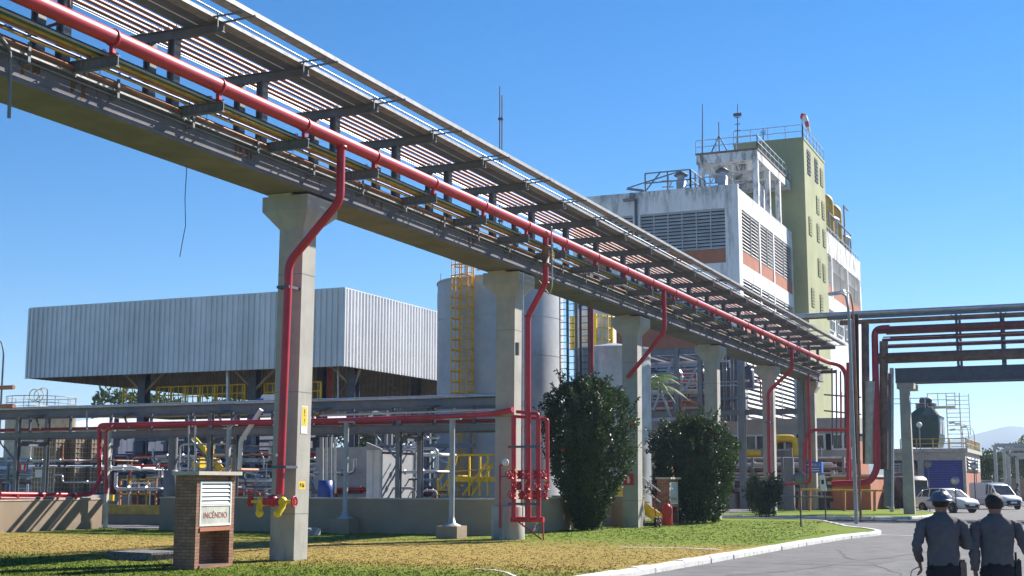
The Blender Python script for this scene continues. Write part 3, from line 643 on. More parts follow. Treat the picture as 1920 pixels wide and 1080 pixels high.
# ================================================================ brick fire kiosks
def kiosk(name, label, x0, y0, s=1.0, full=True):
    W, D, H = 0.52*s, 1.30*s, 1.86*s   # open side faces +X
    x1, y1 = x0+W, y0+D
    t = thing(name, label, 'fire kiosk', (x0+W/2, y0+D/2, 0))
    b = B(); th = 0.14*s
    b.box((x0,y0,0),(x1,y0+th,H)).box((x0,y1-th,0),(x1,y1,H)).box((x0,y0+th,0),(x0+th,y1-th,H))
    b.box((x0+th,y0+th,H-.14*s),(x1-.05,y1-th,H)); b.box((x0+th,y0+th,0.0),(x1+.03,y1-th,0.07*s))
    b.build('brick_body', M['brick'], t)
    B().box((x0+th,y0+th-.02,0.74*s),(x1+.02,y1-th+.02,0.82*s)).build('shelf', M['orange'], t)
    B().box((x0-.04*s,y0-.08*s,H+.002),(x1+.10*s,y1+.12*s,H+.075*s)).build('roof_slab', M['pad'], t)
    d = B(); ya, yb, za, zb = y0+th-.03, y1-th+.03, 0.84*s, 1.74*s; X = x1+.01
    for p, q in (((X-.03,ya,za),(X,ya+.045,zb)), ((X-.03,yb-.045,za),(X,yb,zb)), ((X-.03,ya+.046,za),(X,yb-.046,za+.045)), ((X-.03,ya+.046,zb-.045),(X,yb-.046,zb)), ((X-.03,ya+.046,za+.40*s),(X,yb-.046,za+.43*s))): d.box(p, q)
    dr = d.build('door', M['whitep'], t)
    l = B()
    n = 5
    for i in range(n):
        z = za+.44*s+(zb-za-.49*s)*i/n; h = (zb-za-.49*s)/n
        l.add([(X-.004,ya+.05,z),(X-.004,yb-.05,z),(X-.045,yb-.05,z+h*0.95),(X-.045,ya+.05,z+h*0.95),(X-.012,ya+.05,z-.001),(X-.012,yb-.05,z-.001),(X-.05,yb-.05,z+h*0.95),(X-.05,ya+.05,z+h*0.95)],[(0,1,2,3),(7,6,5,4),(0,4,5,1),(3,2,6,7)])
    l.build('louvre', M['whitep'], dr)
    B().box((X-.022,ya+.047,za+.047),(X-.012,yb-.047,za+.398*s)).build('panel', M['cream'], dr)
    txt('INCÊNDIO', 0.165*s, 'lettering', M['letter'], dr, (X-.009,(ya+yb)/2,za+.21*s), RX, 0.002, sx=0.98)
    B().box((X-.06,ya+.05,za+.42*s),(X-.055,yb-.05,zb-.05)).build('inner_panel', M['dsteel'], dr)
    return t
kiosk('fire_kiosk', 'brown brick fire kiosk lettered INCÊNDIO left of the nearest column', -17.02, 22.5)
kiosk('fire_kiosk', 'small distant fire kiosk beside the red wheeled extinguisher', -16.5, 53.6, 1.0)
# wheeled extinguisher
t = thing('wheeled_extinguisher', 'red wheeled fire extinguisher cart beside the small kiosk', 'extinguisher', (-15.6,51.6,0))
B().lathe((-15.45,51.5,0.06), [(0.17,0),(0.20,0.04),(0.20,0.66),(0.19,0.72),(0.12,0.80),(0.05,0.84),(0.05,0.92),(0.09,0.93),(0.09,0.97),(0.0001,0.98)], 20).build('cylinder', M['signr'], t)
b = B().torus((-15.85,51.3,0.20),0.16,0.045,'x'); b.lathe((-15.85,51.3,0.20),[(0.0001,-.03),(0.08,-.03),(0.08,.03),(0.0001,.03)],12,'x'); b.build('wheel', M['black'], t)
b = B().torus((-15.85,51.8,0.20),0.16,0.045,'x'); b.lathe((-15.85,51.8,0.20),[(0.0001,-.03),(0.08,-.03),(0.08,.03),(0.0001,.03)],12,'x'); b.build('wheel', M['black'], t)
B().tube([(-15.6,51.5,0.15),(-15.85,51.45,0.2),(-15.98,51.4,1.0),(-15.80,51.4,1.25),(-15.65,51.4,1.22)],0.022,8,fr=.1).build('handle', M['redd'], t)
B().tube([(-15.45,51.4,1.0),(-15.3,51.3,1.05),(-15.2,51.3,0.6),(-15.28,51.35,0.35)],0.018,8,fr=.12).build('hose', M['black'], t)
# ================================================================ red valve manifold at the second column
mf = thing('valve_manifold', 'cluster of bright red valves and vertical pipes at the second column', 'valve manifold', (-15.7,38.0,0.3))
b = B(); ZB = 0.62
xs = (-16.10,-15.75,-15.38,-15.12)
b.tube([(-16.2,37.75,ZB),(-15.15,37.75,ZB)],0.085,12)
b.build('header_pipe', M['red'], mf)
for x, y, zt in ((-16.10,37.70,3.75),(-15.30,37.70,3.65),(-15.02,37.74,3.58)):
    B().tube([(x,y,ZB if x < -15.1 else 1.6),(x,y,zt)],0.06 if x > -15.2 else 0.075,12).build('riser', M['red'], mf)
B().tube([(-16.17,37.95,3.72),(-15.02,37.76,3.60),(-15.02,37.74,1.6)],0.05,10,fr=.08).build('riser', M['red'], mf)
B().tube([(-16.1,37.95,3.86),(-15.3,37.72,3.78),(-15.3,37.70,3.5)],0.055,10,fr=.1).build('riser', M['red'], mf)
rnd = random.Random(5)
for i, x in enumerate((-16.10,-15.86,-15.62,-15.34,-15.04)):
    for j, z in enumerate((1.35,1.62,1.95)):
        xx = x+rnd.uniform(-.05,.05); y = 37.62+rnd.uniform(-.12,.05)
        v = B(); v.lathe((xx,y,z),[(0.10,-.13),(0.10,-.10),(0.06,-.09),(0.09,-.02),(0.09,.02),(0.06,.09),(0.10,.10),(0.10,.13)],12)
        v.tube([(xx,y,z),(xx,y-.20,z+.02)],0.03,8); v.sph((xx,y-.08,z),0.075,8)
        vb = v.build('valve', M['red'], mf)
        if (i+j) % 2 == 0: wheel(B(),(xx,y-.2,z+.02),0.095,'y',0.013).build('handwheel', M['red'], vb)
        else: B().bar((xx-.02,y-.17,z),(xx+rnd.uniform(-.1,.1),y-.17,z+.17),0.022).build('lever', M['ochre'] if rnd.random() < .6 else M['red'], vb)
for z in (1.05, 2.75):
    B().box((-16.25,37.6,z),(-15.2,37.63,z+.07)).build('support_strap', M['dsteel'], mf)
b = B().tube([(-16.62,37.85,0.35),(-16.62,37.85,2.25),(-16.45,37.85,2.25)],0.035,8,fr=.08); b.tube([(-16.62,37.85,1.9),(-16.1,37.8,1.9)],0.02,6); b.build('side_pipe', M['red'], mf)
b = B().lathe((-16.42,37.8,2.32),[(0.0001,-.03),(0.11,-.03),(0.11,.01),(0.0001,.01)],16,'y'); b.build('gauge', M['signw'], mf)
b = B().bar((-16.0,37.8,0.55),(-15.45,38.3,0.02),0.04); b.bar((-15.2,37.8,0.55),(-15.2,37.85,0.02),0.04); b.build('foot_bracket', M['redd'], mf)
one(B().lathe((-16.58,38.38,0),[(0.52,-.1),(0.52,0.95),(0.50,1.0)],10), 'column_collar', M['conc'], 'round concrete collar at the foot of the second column', 'collar')
one(B().tube([(-15.98,38.15,8.2),(-15.98,38.12,0.4)],0.022,6), 'conduit', M['galv'], 'thin conduit running up the right edge of the second column', 'conduit')
one(B().box((-16.20,38.04,5.6),(-16.08,38.10,6.0)), 'junction_box', M['steel'], 'small grey box on the second column by the red pipe clamp', 'box')
# ================================================================ low red fire line at left
t = thing('red_fire_line', 'long horizontal red pipe above the low wall turning down at left', 'pipe', (-35,41,0.9))
B().tube([aY(186,905,41.3),aY(186,797,41.3),aY(640,788,41.1),aY(858,780,39.0),aY(925,776,38.0),V(-16.2,37.85,3.92)],0.085,12,fr=.2).build('pipe_body', M['red'], t)
B().tube([aX(0,926,-34.95),aX(172,928,-34.95),aY(186,900,41.3)],0.075,12,fr=.25).build('lower_run', M['red'], t)
B().tube([aX(0,934,-34.85),aX(185,936,-34.85)],0.05,10).build('lower_run', M['redd'], t)
B().tube([aY(199,925,41.25),aY(199,806,41.25),aY(212,800,41.1)],0.075,12,fr=.15).build('pipe_body', M['red'], t)
for px in (30,80,140): 
    p = aX(px,930,-34.9); B().box((-35.0,p.y-.05,1.14),(-34.8,p.y+.05,1.30)).build('pipe_saddle', M['redd'], t)
for px, py0, z in ((205,803,0.0),(430,792,0),(650,786,0.5),(848,780,0.38)):
    Y = 41.3 if px < 700 else 38.4; Y = 40.6 if px == 650 else Y
    p = aY(px, py0, Y)
    t = thing('pipe_post', {205:'white lit post carrying the red pipe at the wall end', 430:'slim post under the red pipe above the brick kiosk', 650:'grey post with flared foot right of the nearest column', 848:'grey post with flared foot on a concrete block'}[px], 'post', (p.x, Y, 0))
    b = B().bar((p.x,Y,z),(p.x,Y,p.z-.1),0.13) if px in (205,430) else B().tube([(p.x,Y,z),(p.x,Y,p.z-.1)],0.085,12)
    b.box((p.x-.28,Y-.08,p.z-.12),(p.x+.32,Y+.08,p.z-.08)); b.build('shaft', M['lsteel'] if px > 300 else M['cream'], t)
    if z:
        B().lathe((p.x,Y,z),[(0.32,0),(0.30,.02),(0.14,.09),(0.09,.28)],8).build('flared_foot', M['lsteel'], t)
        B().box((p.x-.36,Y-.36,-.1),(p.x+.36,Y+.36,z)).build('footing', M['wall'], t)
# ================================================================ low pipe rack running to the left (along X)
lr = thing('low_pipe_rack', 'low grey steel pipe rack running left from the second column', 'pipe rack', (-28,43.3,0))
YR = 42.6
for z, h in ((4.50,0.24),(3.62,0.22)):
    for yy in (YR, YR+1.9): B().ibar((-60,yy,z),(-18.6,yy,z),0.16,h,0.02).build('longitudinal_beam', M['steel'], lr)
for px in range(-100, 900, 76):
    x = aY(px,850,YR).x; B().bar((x,YR+.05,3.74),(x,YR+.05,4.37),0.09).build('short_post', M['dsteel'], lr)
for px in (-130,45,405,757):
    x = aY(px,850,YR+.5).x
    for yy in (YR+.12, YR+1.8): B().ibar((x,yy,0.03),(x,yy,4.37),0.17,0.19,0.018,up=(0,1,0)).build('post', M['steel'], lr)
    B().ibar((x,YR,3.30),(x,YR+1.95,3.30),0.13,0.2,0.015).build('cross_beam', M['steel'], lr)
    B().bar((x-1.0,YR+.1,3.45),(x,YR+.1,2.5),0.07).build('brace', M['steel'], lr)
for i in range(9):
    x = -57+i*4.4; B().prism([(x,YR-.5,4.40),(x+.9,YR-.5,4.40),(x+.55,YR-.5,4.28),(x+.35,YR-.5,4.28)],(0,.4,0)).bar((x+.45,YR-.3,4.3),(x+.45,YR-.05,3.85),0.06).build('bracket', M['dsteel'], lr)
lowp = [(4.66,-0.05,.045,'galv','silver pipe on the front edge of the low rack'),(4.64,0.35,.045,'dsteel','dark pipe on top of the low rack'),(4.72,0.7,.05,'ins','clad silver pipe on top of the low rack'),(4.66,1.15,.045,'blue','blue pipe on top of the low rack'),(4.72,1.5,.05,'steel','grey pipe at the back of the low rack'),
 (3.80,0.25,.06,'redd','dull red pipe on the lower level of the low rack'),(3.80,0.6,.05,'ins','clad pipe on the lower level of the low rack'),(3.80,0.95,.07,'steel','grey pipe on the lower level of the low rack'),(3.82,1.4,.06,'galv','silver pipe at the back of the lower level of the low rack')]
for z, dy, r, m, lab in lowp:
    one(B().tube([(-60,YR+dy,z+r),(-18.7,YR+dy,z+r)], r, 10), 'pipe', M[m], lab, 'pipe', 'pipes on the low rack')
one(B().tube([aY(600,779,42.2),aY(940,768,42.2)],0.045,8), 'pipe', M['ins'], 'pale pipe hung in front of the low rack left of the second column', 'pipe')
for px, py0, py1, m in ((354,778,905,'galv'),(366,780,905,'galv'),(852,765,925,'galv'),(163,770,805,'lsteel')):
    one(B().tube([aY(px,py0,42.3),aY(px+(0 if px>300 else 0),py1,42.3)],0.035,8), 'pipe', M[m], {354:'left of two thin vertical pipes before the low rack',366:'right of two thin vertical pipes before the low rack',852:'thin vertical pipe before the low rack near the tank',163:'short vertical pipe on the low rack at left'}[px], 'pipe')
one(B().tube([aY(490,768,42.0),aY(452,826,42.0),aY(449,880,42.2)],0.09,10,fr=.1), 'duct', M['whitep'], 'slanting white duct dropping off the low rack left of the nearest column', 'duct')
# ================================================================ corrugated shed
def corr(b, p, q, z0, z1, out, pitch=0.34, dep=0.085):
    """trapezoid siding from p to q (xy), outward normal out"""
    p = Vector((p[0],p[1],0)); q = Vector((q[0],q[1],0)); d = q-p; L = d.length; d.normalize(); o = Vector((out[0],out[1],0))
    n = int(L/pitch); pr = []
    for i in range(n):
        s = i*L/n; w_ = L/n
        pr += [(s,0),(s+w_*0.38,0),(s+w_*0.50,dep),(s+w_*0.88,dep)]
    pr.append((L,0)); P2 = [p+d*s+o*h for s, h in pr]; m = len(P2)
    b.add([(v.x,v.y,z0) for v in P2]+[(v.x,v.y,z1) for v in P2], [(i,i+1,m+i+1,m+i) for i in range(m-1)])
    return b
SX0, SX1, SY0, SY1, SZ0, SZ1 = -56.1, -35.15, 60.0, 84.0, 7.66, 11.70
t = thing('corrugated_shed', 'large pale corrugated metal shed raised on steel columns at left', 'shed', (-45.6,72,0))
corr(corr(B(),(SX0,SY0),(SX1,SY0),SZ0,SZ1,(0,-1)),(SX1,SY0),(SX1,SY1),SZ0,SZ1,(1,0)).build('siding', M['clad'], t)
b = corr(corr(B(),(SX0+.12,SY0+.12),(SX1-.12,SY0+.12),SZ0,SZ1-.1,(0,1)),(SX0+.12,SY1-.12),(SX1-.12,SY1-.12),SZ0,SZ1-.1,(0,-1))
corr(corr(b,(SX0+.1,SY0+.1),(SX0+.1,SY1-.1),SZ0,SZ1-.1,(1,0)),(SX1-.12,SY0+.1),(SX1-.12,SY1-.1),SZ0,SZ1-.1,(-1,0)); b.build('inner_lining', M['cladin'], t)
b = B().box((SX0,SY0-.02,SZ1),(SX1+.02,SY1,SZ1+.06)); b.box((SX1-.02,SY0-.09,SZ0-.02),(SX1+.09,SY0+.02,SZ1)).box((SX0-.05,SY0-.08,SZ0-.02),(SX0+.06,SY0+.02,SZ1)); b.box((SX0,SY1-.1,SZ0),(SX1,SY1,SZ1-.02)).box((SX0-.04,SY0+.03,SZ0),(SX0,SY1,SZ1)); b.build('roof', M['clad'], t)
for x in (SX0+6.3, SX0+13.8, SX1-.9):
    for y in (SY0+2.6, SY1-2.0):
        B().ibar((x,y,0.05),(x,y,SZ1-.7),0.5,0.5,0.04,up=(0,1,0)).build('column', M['dsteel'] , t)
        for s in (-1,1): B().bar((x,y,SZ0-.9),(min(x+s*2.1,SX1-.2),y,SZ0+.9),0.12).build('brace', M['cladin'], t)
for y in (SY0+2.6, SY1-2): B().ibar((SX0+.2,y,SZ1-.5),(SX1-.2,y,SZ1-.5),0.2,0.4).build('roof_beam', M['dsteel'], t)
for i in range(6): B().bar((SX0+.2,SY0+1+i*4,SZ1-.12),(SX1-.2,SY0+1+i*4,SZ1-.12),0.12).build('purlin', M['cladin'], t)
def railing(name, label, pts, h=1.05, m='yellow', step=1.3, r=0.022, grp=None, bars=2, kick=True, vert=0):
    t = thing(name, label, 'railing', pts[0], grp); P2 = [Vector(p) for p in pts]
    for k in range(bars): 
        z = h*(k+1)/bars; B().tube([p+V(0,0,z) for p in P2], r, 6).build('rail', M[m], t)
    b = B()
    for a, c in zip(P2, P2[1:]):
        n = max(1, int((c-a).length/step))
        for i in range(n+1): p = a.lerp(c, i/n); B().bar(p, p+V(0,0,h), r*2.0).build('post', M[m], t)
        if vert:
            nn = int((c-a).length/vert)
            for i in range(nn): p = a.lerp(c, (i+.5)/nn); b.bar(p, p+V(0,0,h-.03), r*0.9)
    if vert: b.build('infill_bars', M[m], t)
    if kick:
        b = B()
        for a, c in zip(P2, P2[1:]): b.bar(a+V(0,0,.06), c+V(0,0,.06), 0.02, 0.12)
        b.build('toe_board', M[m], t)
    return t
# platform under the shed
pl = thing('steel_platform', 'steel mezzanine platform under the corrugated shed', 'platform', (-45,64,0))
B().box((-52,62.9,5.55),(-38,68,5.68)).box((-52,62.8,5.40),(-38,62.9,5.75)).build('deck', M['ochre'], pl)
for x in (-52,-47,-42.3,-38): B().ibar((x,63.0,0.05),(x,63.0,5.4),0.2,0.2).build('post', M['dsteel'], pl)
for x0, x1, lab in ((-51.6,-50.3,'yellow guard cage at the left of the shed platform'),(-49.2,-43.2,'long yellow guard railing under the middle of the shed'),(-41.9,-38.3,'yellow guard railing under the right of the shed')):
    railing('railing', lab, [(x0,63,5.7),(x1,63,5.7)], 1.45, 'yellow', 1.0, 0.045, bars=3, vert=.33)
for x0, x1, lab in ((-51,-43,'yellow railing on the back edge of the shed platform'),): railing('railing', lab, [(x0,67.6,5.7),(x1,67.6,5.7)], 1.2, 'ochre', 1.2, 0.03, bars=3)
one(B().tube([aY(618,690,64),aY(618,770,64)],0.14,10), 'pipe', M['redd'], 'dull red vertical pipe under the right end of the shed', 'pipe')
one(B().tube([aY(634,690,62),aY(634,775,62)],0.05,8), 'pipe', M['galv'], 'thin silver vertical pipe under the right end of the shed', 'pipe')
one(B().tube([aY(427,690,61),aY(427,765,61)],0.10,8), 'pipe', M['galv'], 'silver vertical pipe in front of the shed platform', 'pipe')
# white crane-like vessel end and duct
t = thing('blower_unit', 'white and blue blower housing with grey duct on the low rack', 'blower', aY(510,760,45.5))
p = aY(512,757,46)
b = B().prism([(p.x-.55,45.6,p.z-.5),(p.x+.5,45.6,p.z-.5),(p.x+.5,45.6,p.z+.35),(p.x-.25,45.6,p.z+.35),(p.x-.5,45.6,p.z)], (0,.9,0)); b.build('housing', M['whitep'], t)
B().box((p.x-.5,45.58,p.z-.48),(p.x-.2,45.596,p.z+.2)).build('blue_side', M['blue'], t)
B().tube([(p.x-.4,46,p.z),(p.x-1.8,46,p.z),(p.x-1.8,46,p.z-.9)],0.16,12,fr=.3).build('duct', M['steel'], t)
# ================================================================ big storage tank with caged ladder
TC = (-26.6, 60.6)
def ringtank(name, label, c, R, z0, z1, m, seams=6, cone=0.25, n=56):
    t = thing(name, label, 'tank', (c[0],c[1],z0))
    H = z1-z0; b = B()
    for i in range(seams):
        za, zb = H*i/seams, H*(i+1)/seams
        b.lathe((c[0],c[1],z0), [(R,za+.012),(R,zb-.012)], n, cap=False)
        b.lathe((c[0],c[1],z0), [(R-.03,zb-.02),(R-.03,zb+.02)], n, cap=False)
    b.lathe((c[0],c[1],z0), [(R+.05,H-.03),(R+.05,H+.06)], n)
    b.lathe((c[0],c[1],z0), [(R+.05,H+.06),(R*.98,H+.07),(0.02,H+cone)], n, 'z', False); b.build('shell', M[m], t)
    return t
tk = ringtank('storage_tank', 'tall grey storage tank with a yellow caged ladder', TC, 3.12, 0.3, 11.45, 'tank')
B().lathe((TC[0],TC[1],0),[(3.3,0.0),(3.3,0.3)],40).build('base_ring', M['conc'], tk)
B().box((TC[0]-3.3,TC[1]-.4,10.4),(TC[0]-3.1,TC[1]+.1,11.2)).build('outlet_box', M['tank'], tk)
B().tube([(TC[0]-3.2,TC[1]-.2,11.2),(TC[0]-3.2,TC[1]-.2,12.2)],0.03,6).build('vent_pipe', M['galv'], tk)
B().tube([(TC[0]-1.3,TC[1]-1.2,11.9),(TC[0]-1.3,TC[1]-1.2,12.5),(TC[0]-.6,TC[1]-1.4,12.5),(TC[0]-.5,TC[1]-1.4,12.0)],0.12,10,fr=.3).build('vent_pipe', M['ins'], tk)
def caged_ladder(name, label, base, top, wd=0.5, R=0.40, out=(0,-1), m='ochre', cage=2.2, n=16, par=None, hoop=0.62):
    t = thing(name, label, 'ladder', base)
    x, y, z0 = base; z1 = top; o = Vector((out[0],out[1],0)).normalized(); s = Vector((-o.y,o.x,0))
    c = Vector((x,y,0)); b = B()
    for k in (-1,1): b.bar(c+s*(k*wd/2)+V(0,0,z0), c+s*(k*wd/2)+V(0,0,z1), 0.07, 0.05)
    b.build('stringer', M[m], t); b = B(); z = z0+.2
    while z < z1: b.bar(c+s*(-wd/2)+V(0,0,z), c+s*(wd/2)+V(0,0,z), 0.035); z += 0.3
    b.build('rungs', M[m], t); b = B(); z = z0+cage; ctr = c+o*(R*0.75)
    while z <= z1+.01:
        b.tube([ctr+s*(R*sin(a))+o*(-R*cos(a))+V(0,0,z) for a in [radians(40+280*i/12) for i in range(13)]], 0.034, 5, cap=False); z += hoop
    b.build('cage_hoops', M[m], t); b = B()
    for a in (75,110,145,180,215,250,285):
        a = radians(a); q = ctr+s*(R*sin(a))+o*(-R*cos(a)); b.bar(q+V(0,0,z0+cage), q+V(0,0,z1), 0.036)
    b.build('cage_straps', M[m], t); return t
lx = -27.15; ly = TC[1]-sqrt(3.12**2-(lx-TC[0])**2)
caged_ladder('caged_ladder', 'yellow ladder with safety cage up the front of the grey tank', (lx+.25,ly-.25,0.3), 12.7, wd=0.8, R=0.5, out=(-0.2,-1), m='ladder', cage=1.6, hoop=0.5)
# yellow stairs and rails at the tank foot
t = thing('yellow_stair', 'bright yellow steel steps and handrails over the wall by the tank', 'stairs', aY(890,930,48.5))
S0, S1 = aY(845,935,44), aY(900,905,44); 
b = B().box((aY(858,0,48.5).x,48.5,1.75),(aY(940,0,48.5).x,49.6,1.95)); b.build('platform', M['yellow'], t)
for dy in (0.0,1.1):
    for (a, c) in (((820,929),(852,884)),((820,905),(852,858)),((868,929),(912,868)),((885,929),(925,868)),((868,945),(868,945))):
        if a == c: continue
        B().tube([aY(a[0],a[1],48.5+dy),aY(c[0],c[1],48.5+dy)],0.048,6).build('handrail', M['yellow'], t)
    B().tube([aY(852,872,48.5+dy),aY(858,853,48.5+dy),aY(938,853,48.5+dy)],0.048,6).build('handrail', M['yellow'], t)
    B().tube([aY(852,884,48.5+dy),aY(938,877,48.5+dy)],0.022,6).build('handrail', M['yellow'], t)
    for px in (822,842,880,900,915,934): B().bar(aY(px,930,48.5+dy),aY(px,(905 if px<830 else 856),48.5+dy),0.075).build('rail_post', M['yellow'], t)
for i in range(5): 
    q = aY(828+i*6,928-i*9,48.5); B().box((q.x-.12,48.5,q.z-.02),(q.x+.18,49.6,q.z+.02)).build('tread', M['yellow'], t)
# stair behind the bushes near third column
t = thing('plant_stair', 'yellow sided stair descending behind the third column', 'stairs', (-17,52.8,0))
for dy in (0,1.0):
    B().bar(aY(1140,905,52.6+dy),aY(1240,975,52.6+dy),0.05,0.42).build('stringer', M['yellow'], t)
    B().tube([aY(1150,852,52.6+dy),aY(1238,922,52.6+dy)],0.03,6).build('handrail', M['lsteel'], t)
    B().tube([aY(1150,872,52.6+dy),aY(1238,942,52.6+dy)],0.025,6).build('handrail', M['lsteel'], t)
for i in range(7):
    q = aY(1146+i*13,905+i*9.5,52.6); B().box((q.x-.15,52.6,q.z),(q.x+.15,53.6,q.z+.03)).build('tread', M['steel'], t)
# ================================================================ clad tank + yellow caged vessel + cable risers
T2 = (-20.05, 58.6)
t2 = ringtank('clad_tank', 'shiny metal clad tank behind the tall bush', T2, 1.72, 0.2, 7.75, 'ins', 5, 0.35)
T3 = (-23.6, 66.0)
t3 = thing('process_vessel', 'white domed vessel top wrapped in yellow guard rails', 'vessel', (T3[0],T3[1],0))
p = aY(1118,640,66)
B().lathe((p.x,66,0),[(1.05,0.1),(1.05,10.4),(0.95,10.7),(0.6,10.95),(0.02,11.05)],28).build('shell', M['whitep'], t3)
for z in (9.0,9.6,10.2): B().torus((p.x-.1,65.6,z),1.1,0.03,'z',24).build('guard_ring', M['yellow'], t3)
for i in range(10):
    a = pi+pi*i/9; B().bar((p.x-.1+1.1*cos(a),65.6+1.1*sin(a),8.6),(p.x-.1+1.1*cos(a),65.6+1.1*sin(a),10.3),0.05 if i%3 else 0.13).build('guard_post', M['yellow'], t3)
B().tube([(p.x+.5,65.4,8.4),(p.x+.3,65.0,9.2),(p.x-.2,65,9.0)],0.12,8,fr=.3).build('elbow_pipe', M['ins'], t3)
rnd = random.Random(9); xs_ = 1052
lab = ['leftmost','second','third','fourth','fifth','sixth','seventh']
for i in range(7):
    px = 1056+i*8.0; w_ = (0.13,0.10,0.17,0.12,0.10,0.15,0.12)[i]; Yq = 56.5+0.25*(i % 3)
    a = aY(px,540,Yq); c = Vector((a.x,Yq,0.2)); a.z = 11.6
    b = B()
    if i in (0,2,5):
        for s in (-1,1): b.bar(c+V(s*w_*1.3,0,0), a+V(s*w_*1.3,0,0), 0.03, 0.09)
        z = 0.5
        while z < 11.4: b.bar((a.x-w_*1.3,Yq,z),(a.x+w_*1.3,Yq,z),0.03,0.03); z += 0.3
        one(b, 'cable_riser', M['dsteel'], lab[i]+' of the dark vertical risers between the two tanks', 'cable riser', 'vertical risers between the tanks')
    else: one(b.tube([c,a],w_*0.62,8), 'riser_pipe', M['steel' if i%2 else 'dsteel'], lab[i]+' of the dark vertical risers between the two tanks', 'pipe', 'vertical risers between the tanks')
one(B().tube([aY(1109,560,55.8),aY(1109,725,55.8)],0.09,10), 'pipe', M['redd'], 'dark red vertical pipe rising out of the tall bush', 'pipe')
# tall lightning mast
t = thing('lightning_mast', 'tall thin twin lightning mast rising above the rack into the sky', 'mast', (-26.3,62.5,11))
B().tube([(-27.35,62.2,11.3),(-27.35,62.2,18.2),(-27.35,62.2,22.2)],0.05,8,r2=0.03).build('pole', M['steel'], t)
B().tube([(-27.22,62.2,11.3),(-27.22,62.2,21.7)],0.035,6).build('stay_pole', M['steel'], t)
for z in (15,18.3,20.4): B().box((-27.42,62.12,z),(-27.15,62.28,z+.1)).build('bracket', M['dsteel'], t)
# ================================================================ white process building with lime tower
XF, YF = -24.0, 100.2; YT = 120.75; XT = -22.7; YTE = 131.2; YE = 160.7; XL = -37.6
def panel_louv(b, p, q, z0, z1, out, pitch=0.26, nv=0):
    """angled slats between p and q"""
    o = Vector((out[0],out[1],0)); P_, Q_ = Vector((p[0],p[1],0)), Vector((q[0],q[1],0)); z = z0
    while z < z1-.05:
        a = [P_+o*.16+V(0,0,z), Q_+o*.16+V(0,0,z), Q_+o*.02+V(0,0,z+pitch*.62), P_+o*.02+V(0,0,z+pitch*.62)]
        b.add(a+[v-V(0,0,.035) for v in a], [(0,1,2,3),(7,6,5,4),(0,4,5,1)]); z += pitch
    for i in range(1, nv): v = P_.lerp(Q_, i/nv); b.bar(v+o*.17+V(0,0,z0), v+o*.17+V(0,0,z1), 0.07)
    return b
wb = thing('process_building', 'big weathered white process building with louvres and orange bands', 'building', (-30,130,0))
# wall pieces: -Y face with recessed louvre bays
ZT = 24.6
b = B()
# core set back 0.3 (dark) then skin strips
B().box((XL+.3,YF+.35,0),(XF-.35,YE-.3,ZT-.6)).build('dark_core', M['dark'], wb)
def skinY(b, x0, x1, z0, z1, y=YF): b.box((x0,y,z0),(x1,y+.34,z1))
def skinX(b, y0, y1, z0, z1, x=XF): b.box((x-.34,y0,z0),(x,y1,z1))
# bands on -Y face
FL = [(22.75,19.65,18.5),(17.3,13.95,12.8-.95),(11.3,7.9,6.7)]     # louvre top, louvre bottom, orange bottom
zc = 22.75
skinY(b, XL, XF, 22.76, ZT)
prev = None
bays = [(XL+.3,-32.5),(-31.9,-25.05)]
for lt, lb, ob in FL:
    if prev is not None: skinY(b, XL, XF, lt+.001, prev)
    for (x0, x1) in ((XL,XL+.3),(-32.5,-31.9),(-25.05,XF)): skinY(b, x0, x1, ob, lt)
    prev = ob
skinY(b, XL, XF, 5.6, prev-.001)
# +X face, first part up to the tower
prev = None; yb = [(101.3,107.35),(107.75,112.6),(113.0,120.4)]
skinX(b, YF+.341, YT, 22.81, 24.3)
for lt, lb, ob in FL:
    if prev is not None: skinX(b, YF+.341, YT, lt+.051, prev)
    for (a, c) in ((YF+.341,101.3),(107.35,107.75),(112.6,113.0),(120.4,YT)): skinX(b, a, c, ob, lt+.05)
    prev = ob
skinX(b, YF+.341, YT, 4.5, prev-.001)
# second part beyond the tower
prev = None; yb2 = [(YTE+.5,141),(141.6,151),(151.6,159.8)]
FL2 = [(25.2,22.1,20.9)]
skinX(b, YTE, YE, 25.251, 27.6)
for lt, lb, ob in FL2:
    for (a, c) in ((YTE,YTE+.5),(141,141.6),(151,151.6),(159.8,YE)): skinX(b, a, c, ob, lt+.05)
skinX(b, YTE, YE, 0, 20.899)
b.box((XL,YE-.3,0),(XF-.341,YE,27.2)); b.box((XL,YF+.341,5.6),(XL+.29,YE-.301,ZT)); b.box((XL+.3,YF+.35,ZT-.6),(XF-.35,YE-.3,ZT-.5))
b.box((XL+.5,YTE,ZT-.5),(XF-.35,YE-.31,27.1))
b.build('walls', M['white'], wb)
for lt, lb, ob in FL:
    for x0, x1 in bays: B().box((x0,YF+.06,ob+.001),(x1,YF+.3,lb-.06)).build('orange_band', M['orange'], wb)
    for a, c in yb: B().box((XF-.3,a,ob+.001),(XF-.06,c,lb-.06)).build('orange_band', M['orange'], wb)
    for (x0, x1), nv in zip(bays, (3,6)):
        panel_louv(B(), (x0,YF+.18), (x1,YF+.18), lb, lt, (0,-1), 0.27, nv).build('louvre_panel', M['louv'], wb)
    for a, c in yb: panel_louv(B(), (XF-.18,a), (XF-.18,c), lb, lt, (1,0), 0.27, 2).build('louvre_panel', M['louv'], wb)
for lt, lb, ob in FL2:
    for a, c in yb2:
        B().box((XF-.3,a,ob+.001),(XF-.06,c,lb-.06)).build('orange_band', M['orange'], wb)
        panel_louv(B(), (XF-.18,a), (XF-.18,c), lb, lt, (1,0), 0.27, 2).build('louvre_panel', M['louv'], wb)
